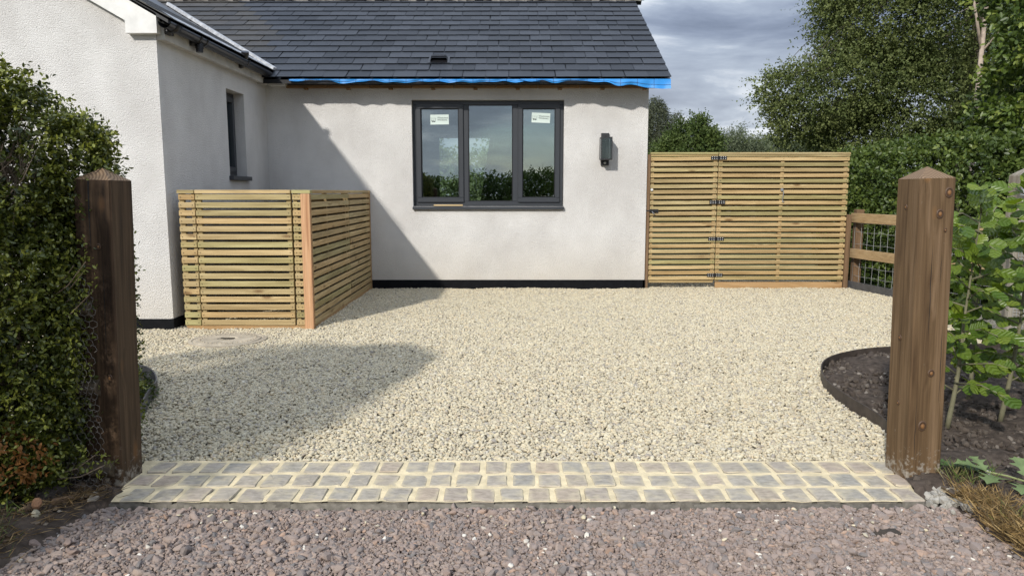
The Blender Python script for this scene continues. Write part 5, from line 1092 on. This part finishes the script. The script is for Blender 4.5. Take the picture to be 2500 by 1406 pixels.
# --- beech saplings by the right post: every leaf its own piece
def beechleaf(seed):
    q = random.Random(seed); L_ = 1.0; n = 6; v = []; rows = []
    cur = q.uniform(-.16, .05); fold = q.uniform(.05, .22)
    for i in range(n+1):
        t = i/n; w = .36*math.sin(math.pi*min(1, t*.93+.03))**.75*(1+.05*(1 if i % 2 else -1)); w = 0 if i in (n,) else (w if i else .03); z = cur*t*t*1.0
        v += [(-w, t, z+fold*w+.03*(i % 2)), (0, t, z), (w, t, z+fold*w+.03*((i+1) % 2))]
    f = []
    for i in range(n):
        a = i*3; f += [(a, a+1, a+4, a+3), (a+1, a+2, a+5, a+4)]
    mb = MB(); mb.add(v, f); return mb
def leaf_obj_mat():
    m, N, L, b = newmat('beech_leaf'); nt = m.node_tree; o = [n for n in nt.nodes if n.type == 'OUTPUT_MATERIAL'][0]
    oi = N('ShaderNodeObjectInfo'); r = ramp(N, [(0, (.075, .135, .016)), (.4, (.125, .190, .022)), (.75, (.185, .245, .032)), (1, (.095, .155, .020))]); L(oi.outputs['Random'], r.inputs[0])
    t = N('ShaderNodeTexCoord'); w = N('ShaderNodeTexWave', i_Scale=2.2, i_Distortion=.3); w.bands_direction = 'DIAGONAL'; ab = N('ShaderNodeVectorMath', operation='ABSOLUTE'); L(t.outputs['Object'], ab.inputs[0])
    mq = N('ShaderNodeMapping'); mq.inputs['Scale'].default_value = (-1, 1, 0); L(ab.outputs[0], mq.inputs[0]); L(mq.outputs[0], w.inputs['Vector'])
    mr = N('ShaderNodeMapRange', i_To_Min=.92, i_To_Max=1.06); L(w.outputs['Fac'], mr.inputs['Value'])
    mx = N('ShaderNodeMix', data_type='RGBA', blend_type='MULTIPLY'); mx.inputs['Factor'].default_value = 1; L(r.outputs[0], mx.inputs['A']); L(mr.outputs[0], mx.inputs['B']); L(mx.outputs['Result'], b.inputs['Base Color'])
    b.inputs['Roughness'].default_value = .36; b.inputs['Specular IOR Level'].default_value = .45
    bp = N('ShaderNodeBump', i_Strength=.4, i_Distance=.02); L(w.outputs['Fac'], bp.inputs['Height']); L(bp.outputs[0], b.inputs['Normal'])
    tl = N('ShaderNodeBsdfTranslucent'); hs_ = N('ShaderNodeHueSaturation', i_Saturation=1.1, i_Value=1.7); L(mx.outputs['Result'], hs_.inputs['Color']); L(hs_.outputs[0], tl.inputs[0])
    m2 = N('ShaderNodeMixShader'); m2.inputs[0].default_value = .28; L(b.outputs[0], m2.inputs[1]); L(tl.outputs[0], m2.inputs[2]); L(m2.outputs[0], o.inputs[0]); return m
M['beech'] = leaf_obj_mat()
BLM = [beechleaf(i).mesh('leaf', M['beech'], (0, 0, 0), True) for i in range(7)]
def sapling(label, base, top, seed, nleaf, shoots):
    q = random.Random(seed); t = thing('beech_sapling', label, 'sapling', base, 'beech saplings in the soil bed'); base = Vector(base); top = Vector(top)
    mid = base.lerp(top, .5)+Vector((q.uniform(-.05, .05), 0, 0)); st_ = catmull([base, base.lerp(mid, .5)+Vector((.012, 0, 0)), mid, top], 5); mb = MB(); mb.tube(st_, [.014*(1-.8*i/(len(st_)-1)) for i in range(len(st_))], 8)
    lv = []
    for (h, az, ln, el) in shoots:
        a = base.lerp(mid, h*2) if h < .5 else mid.lerp(top, h*2-1); d = Vector((math.cos(az)*math.cos(el), math.sin(az)*math.cos(el), math.sin(el))); b = a+d*ln; m_ = a.lerp(b, .5)+Vector((0, 0, .03)); mb.tube([a, m_, b], [.005, .0035, .0015], 6)
        k = max(4, int(ln/.028))
        for i in range(k):
            s_ = .18+.82*(i+.5)/k; p = a.lerp(m_, s_*2) if s_ < .5 else m_.lerp(b, s_*2-1); lv.append((p, d, i, i > k-3))
    for i in range(8): lv.append((mid.lerp(top, .35+.65*i/8), (top-mid).normalized(), i, i > 5))
    mb.build('stem', M['sapbark'], t, smooth=True)
    q.shuffle(lv)
    for (p, d, i, tip) in lv[:nleaf]:
        side = d.cross(Vector((0, 0, 1)))
        side = side.normalized() if side.length > .1 else Vector((1, 0, 0))
        dirv = (d*(.75 if not tip else 1.1)+side*(1 if i % 2 else -1)*(.8 if not tip else .3)+Vector((q.uniform(-.3, .3), q.uniform(-.3, .3), q.uniform(-.75, .25)))).normalized()
        upv = (Vector((-.25, -.85, .75))+Vector((q.uniform(-.6, .6), q.uniform(-.5, .5), q.uniform(-.4, .4)))).normalized(); xs = dirv.cross(upv).normalized(); up2 = xs.cross(dirv)
        m3 = Matrix((xs, dirv, up2)).transposed(); s_ = q.uniform(.060, .102)
        o = link('leaf', q.choice(BLM), t, p); o.rotation_euler = m3.to_euler(); o.scale = (s_, s_, s_)
def shootset(seed, n, h0, h1, l0, l1):
    q = random.Random(seed); return [(h0+(h1-h0)*(i+q.random()*.6)/n, i*2.4+q.uniform(-.4, .4), q.uniform(l0, l1), q.uniform(-.05, .5)) for i in range(n)]
sapling('beech sapling with glossy leaves just behind the knotty gate post', (2.36, 3.82, .03), (2.44, 3.80, 1.28), 61, 290, shootset(5, 30, .13, .97, .16, .36))
sapling('taller beech sapling with upright leafy leader in front of the mesh gate', (2.72, 3.93, .03), (2.74, 3.90, 1.42), 62, 290, shootset(6, 30, .15, .97, .15, .36))
sapling('beech sapling half hidden deeper in the soil bed', (2.80, 4.35, .03), (2.82, 4.35, 1.18), 63, 290, shootset(7, 30, .22, .95, .18, .36))

# --- verge: weeds, grass, stones
def grass(name, label, pts, n, h, col, lean, w=.0022):
    mb = MB(); q = random.Random(len(name)+n)
    P = []; A_ = []; Lh = []; C_ = []
    for i in range(n):
        c, rad = q.choice(pts); x = c[0]+q.gauss(0, rad[0]); y = c[1]+q.gauss(0, rad[1]); P.append((x, y, c[2]+q.uniform(-.01, .01))); a = q.uniform(0, 6.28); l = q.uniform(*lean); A_.append((math.cos(a)*l, math.sin(a)*l, 1)); Lh.append(q.uniform(*h)); f = q.uniform(.7, 1.3); C_.append([c_*f for c_ in q.choice(col)])
    P = np.array(P); A_ = np.array(A_); Lh = np.array(Lh); 
    o = link(name, leafmesh(name, M['leaf_matt'], P, A_, rng.normal(size=P.shape)+np.array([0, -.5, .2]), Lh, w/Lh*1.6, np.array(C_), .2)); o['kind'] = 'stuff'
    o['label'] = label
grass('dry_grass', 'matted straw-coloured grass along the soil verge', [((1.95, 2.93, .02), (.035, .04)), ((1.98, 2.80, .03), (.06, .07)), ((1.96, 2.65, .03), (.06, .08)), ((2.0, 2.50, .03), (.08, .07)), ((1.90, 2.60, .0), (.025, .10)), ((1.93, 2.42, .02), (.05, .05))], 4200, (.03, .10), ((.30, .20, .08), (.38, .27, .12), (.20, .13, .055), (.12, .085, .04)), (.8, 3.))
grass('green_grass', 'thin green grass blades by the foot of the post', [((1.97, 3.10, .04), (.03, .05)), ((2.03, 3.06, .04), (.05, .04)), ((2.02, 2.62, .04), (.06, .08)), ((-2.03, 2.62, .0), (.06, .1)), ((-1.93, 2.52, .0), (.05, .08))], 380, (.04, .12), ((.09, .14, .03), (.13, .16, .05), (.22, .19, .09)), (.3, 1.4))
grass('straw_litter', 'dry stems and twigs lying on the dark verge', [((-1.95, 2.75, .015), (.10, .10)), ((-1.9, 2.55, .015), (.06, .12)), ((-2.0, 2.95, .015), (.12, .05)), ((-1.84, 2.95, .015), (.05, .06))], 700, (.03, .10), ((.20, .13, .06), (.12, .08, .04), (.28, .20, .10)), (2., 9.))
def lobed_leaf(mb, o, d, l, seed):
    q = random.Random(seed); d = Vector(d).normalized(); s = d.cross(Vector((0, 0, 1))).normalized(); up = s.cross(d)
    out = [(0, .02), (.12, .10), (.22, .30), (.30, .12), (.42, .16), (.52, .42), (.60, .16), (.72, .17), (.80, .30), (.88, .10), (1.0, .0)]
    n = len(out); v = []
    for i, (t, w) in enumerate(out):
        c = Vector(o)+d*l*t+up*l*(.12*math.sin(t*2.6)); v += [c-s*l*w+up*l*w*.2, c, c+s*l*w+up*l*w*.2]
    mb.add(v, [f for i in range(n-1) for f in ((i*3, i*3+1, i*3+4, i*3+3), (i*3+1, i*3+2, i*3+5, i*3+4))])
wmat = simple('weed_leaf', (.13, .18, .065), .55, .2, 20)
wd_ = thing('hogweed', 'flopped pale green lobed weed leaf lying on the verge by the straw grass', 'weed', (2.22, 2.93, .05))
for k, (o_, d_, l) in enumerate((((2.07, 3.04, .09), (-1, .25, .15), .14), ((2.10, 3.01, .08), (-.6, -.5, .0), .15), ((2.07, 3.05, .09), (-.25, 1, .35), .10), ((2.19, 2.96, .09), (.1, .9, .4), .13), ((2.17, 2.95, .07), (-.5, -.6, -.05), .13))):
    mb = MB(); lobed_leaf(mb, o_, d_, l, k); mb.build('leaf', wmat, wd_)
MB().tube([(2.39, 2.83, .03), (2.25, 2.91, .07), (2.13, 3.0, .09), (2.04, 3.06, .095)], [.006, .005, .004, .003], 6).build('stalk', simple('weed_stalk', (.22, .25, .10), .5), wd_)
nt_ = thing('dandelion', 'small toothed green weed at the foot of the knotty post', 'weed', (2.08, 3.02, .05))
for k in range(11):
    a = k*2.4; mb = MB(); c = (2.0, 3.14, .055) if k < 6 else (2.07, 3.12, .055)
    lobed_leaf(mb, c, (math.cos(a), math.sin(a)*.8, .35), random.uniform(.06, .10), k); mb.build('leaf', simple('weed_green', (.055, .105, .025), .5, .2, 20) if k == 0 else bpy.data.materials['weed_green'], nt_)
def rock(name, label, cat, loc, size, col, seed, sub=2):
    q = np.random.default_rng(seed); bm = bmesh.new(); bmesh.ops.create_icosphere(bm, subdivisions=sub, radius=.5)
    P = np.array([v.co[:] for v in bm.verts]); h = clumpnoise(P, 2.5, seed)*.5+clumpnoise(P, 5., seed+1)*.25
    for v, hh in zip(bm.verts, h): v.co = Vector(v.co)*(.62+hh)
    me = bpy.data.meshes.new(name); bm.to_mesh(me); bm.free(); me.materials.append(simple(name+'_stone', col, .9, .3, 18, .8))
    o = link(name, me, None, loc); o.scale = size; o.rotation_euler = (q.uniform(-.2, .2), q.uniform(-.2, .2), q.uniform(0, 6)); return props(o, label, cat)
rock('stone', 'large dark flat stone lying under the browned hedge leaves', 'stone', (-1.98, 3.0, .02), (.17, .12, .07), (.075, .06, .05), 71)
rock('stone', 'small square orange-pink stone standing on the dark verge', 'stone', (-1.915, 2.80, .055), (.035, .03, .045), (.50, .27, .15), 72)
rock('stone', 'cream chalky stone just below the orange-pink stone', 'stone', (-1.905, 2.775, .02), (.035, .03, .05), (.55, .50, .36), 73)
rock('stone', 'grey lumpy stone among the litter beneath the hedge', 'stone', (-2.08, 2.86, .02), (.06, .05, .05), (.17, .14, .12), 74)
rock('stone', 'long brown stone half buried near the sett strip', 'stone', (-1.88, 2.92, .015), (.10, .04, .04), (.20, .13, .08), 75)
rock('stone', 'pale yellow stone at the outer end of the dark verge', 'stone', (-1.90, 2.44, .0), (.06, .04, .045), (.45, .38, .24), 76)
rock('stone', 'white flint on the soil behind the knotty post', 'stone', (2.13, 3.14, .055), (.05, .03, .03), (.70, .66, .58), 77)
rock('clod', 'dark lump of earth lying on the purple gravel', 'clod of earth', (1.44, 2.70, -.03), (.16, .055, .04), (.055, .045, .035), 78)
rb_ = MB(); q = random.Random(5)
mcb = bpy.data.meshes.new('mortar_spill'); bm = bmesh.new()
for i in range(170):
    x = q.gauss(1.875, .05); y = q.gauss(2.985, .055); s = q.uniform(.006, .022)
    r = bmesh.ops.create_icosphere(bm, subdivisions=1, radius=s); bmesh.ops.translate(bm, verts=r['verts'], vec=(x, y, q.uniform(-.01, .02)-.6*abs(x-1.875)*.2))
    for v in r['verts']: v.co += Vector((q.uniform(-.3, .3)*s, q.uniform(-.3, .3)*s, q.uniform(-.3, .3)*s))
bm.to_mesh(mcb); bm.free(); mcb.materials.append(M['concrete']); o = link('mortar_spill', mcb); o['kind'] = 'stuff'; o['label'] = 'grey mortar crumbs spilled at the end of the setts'
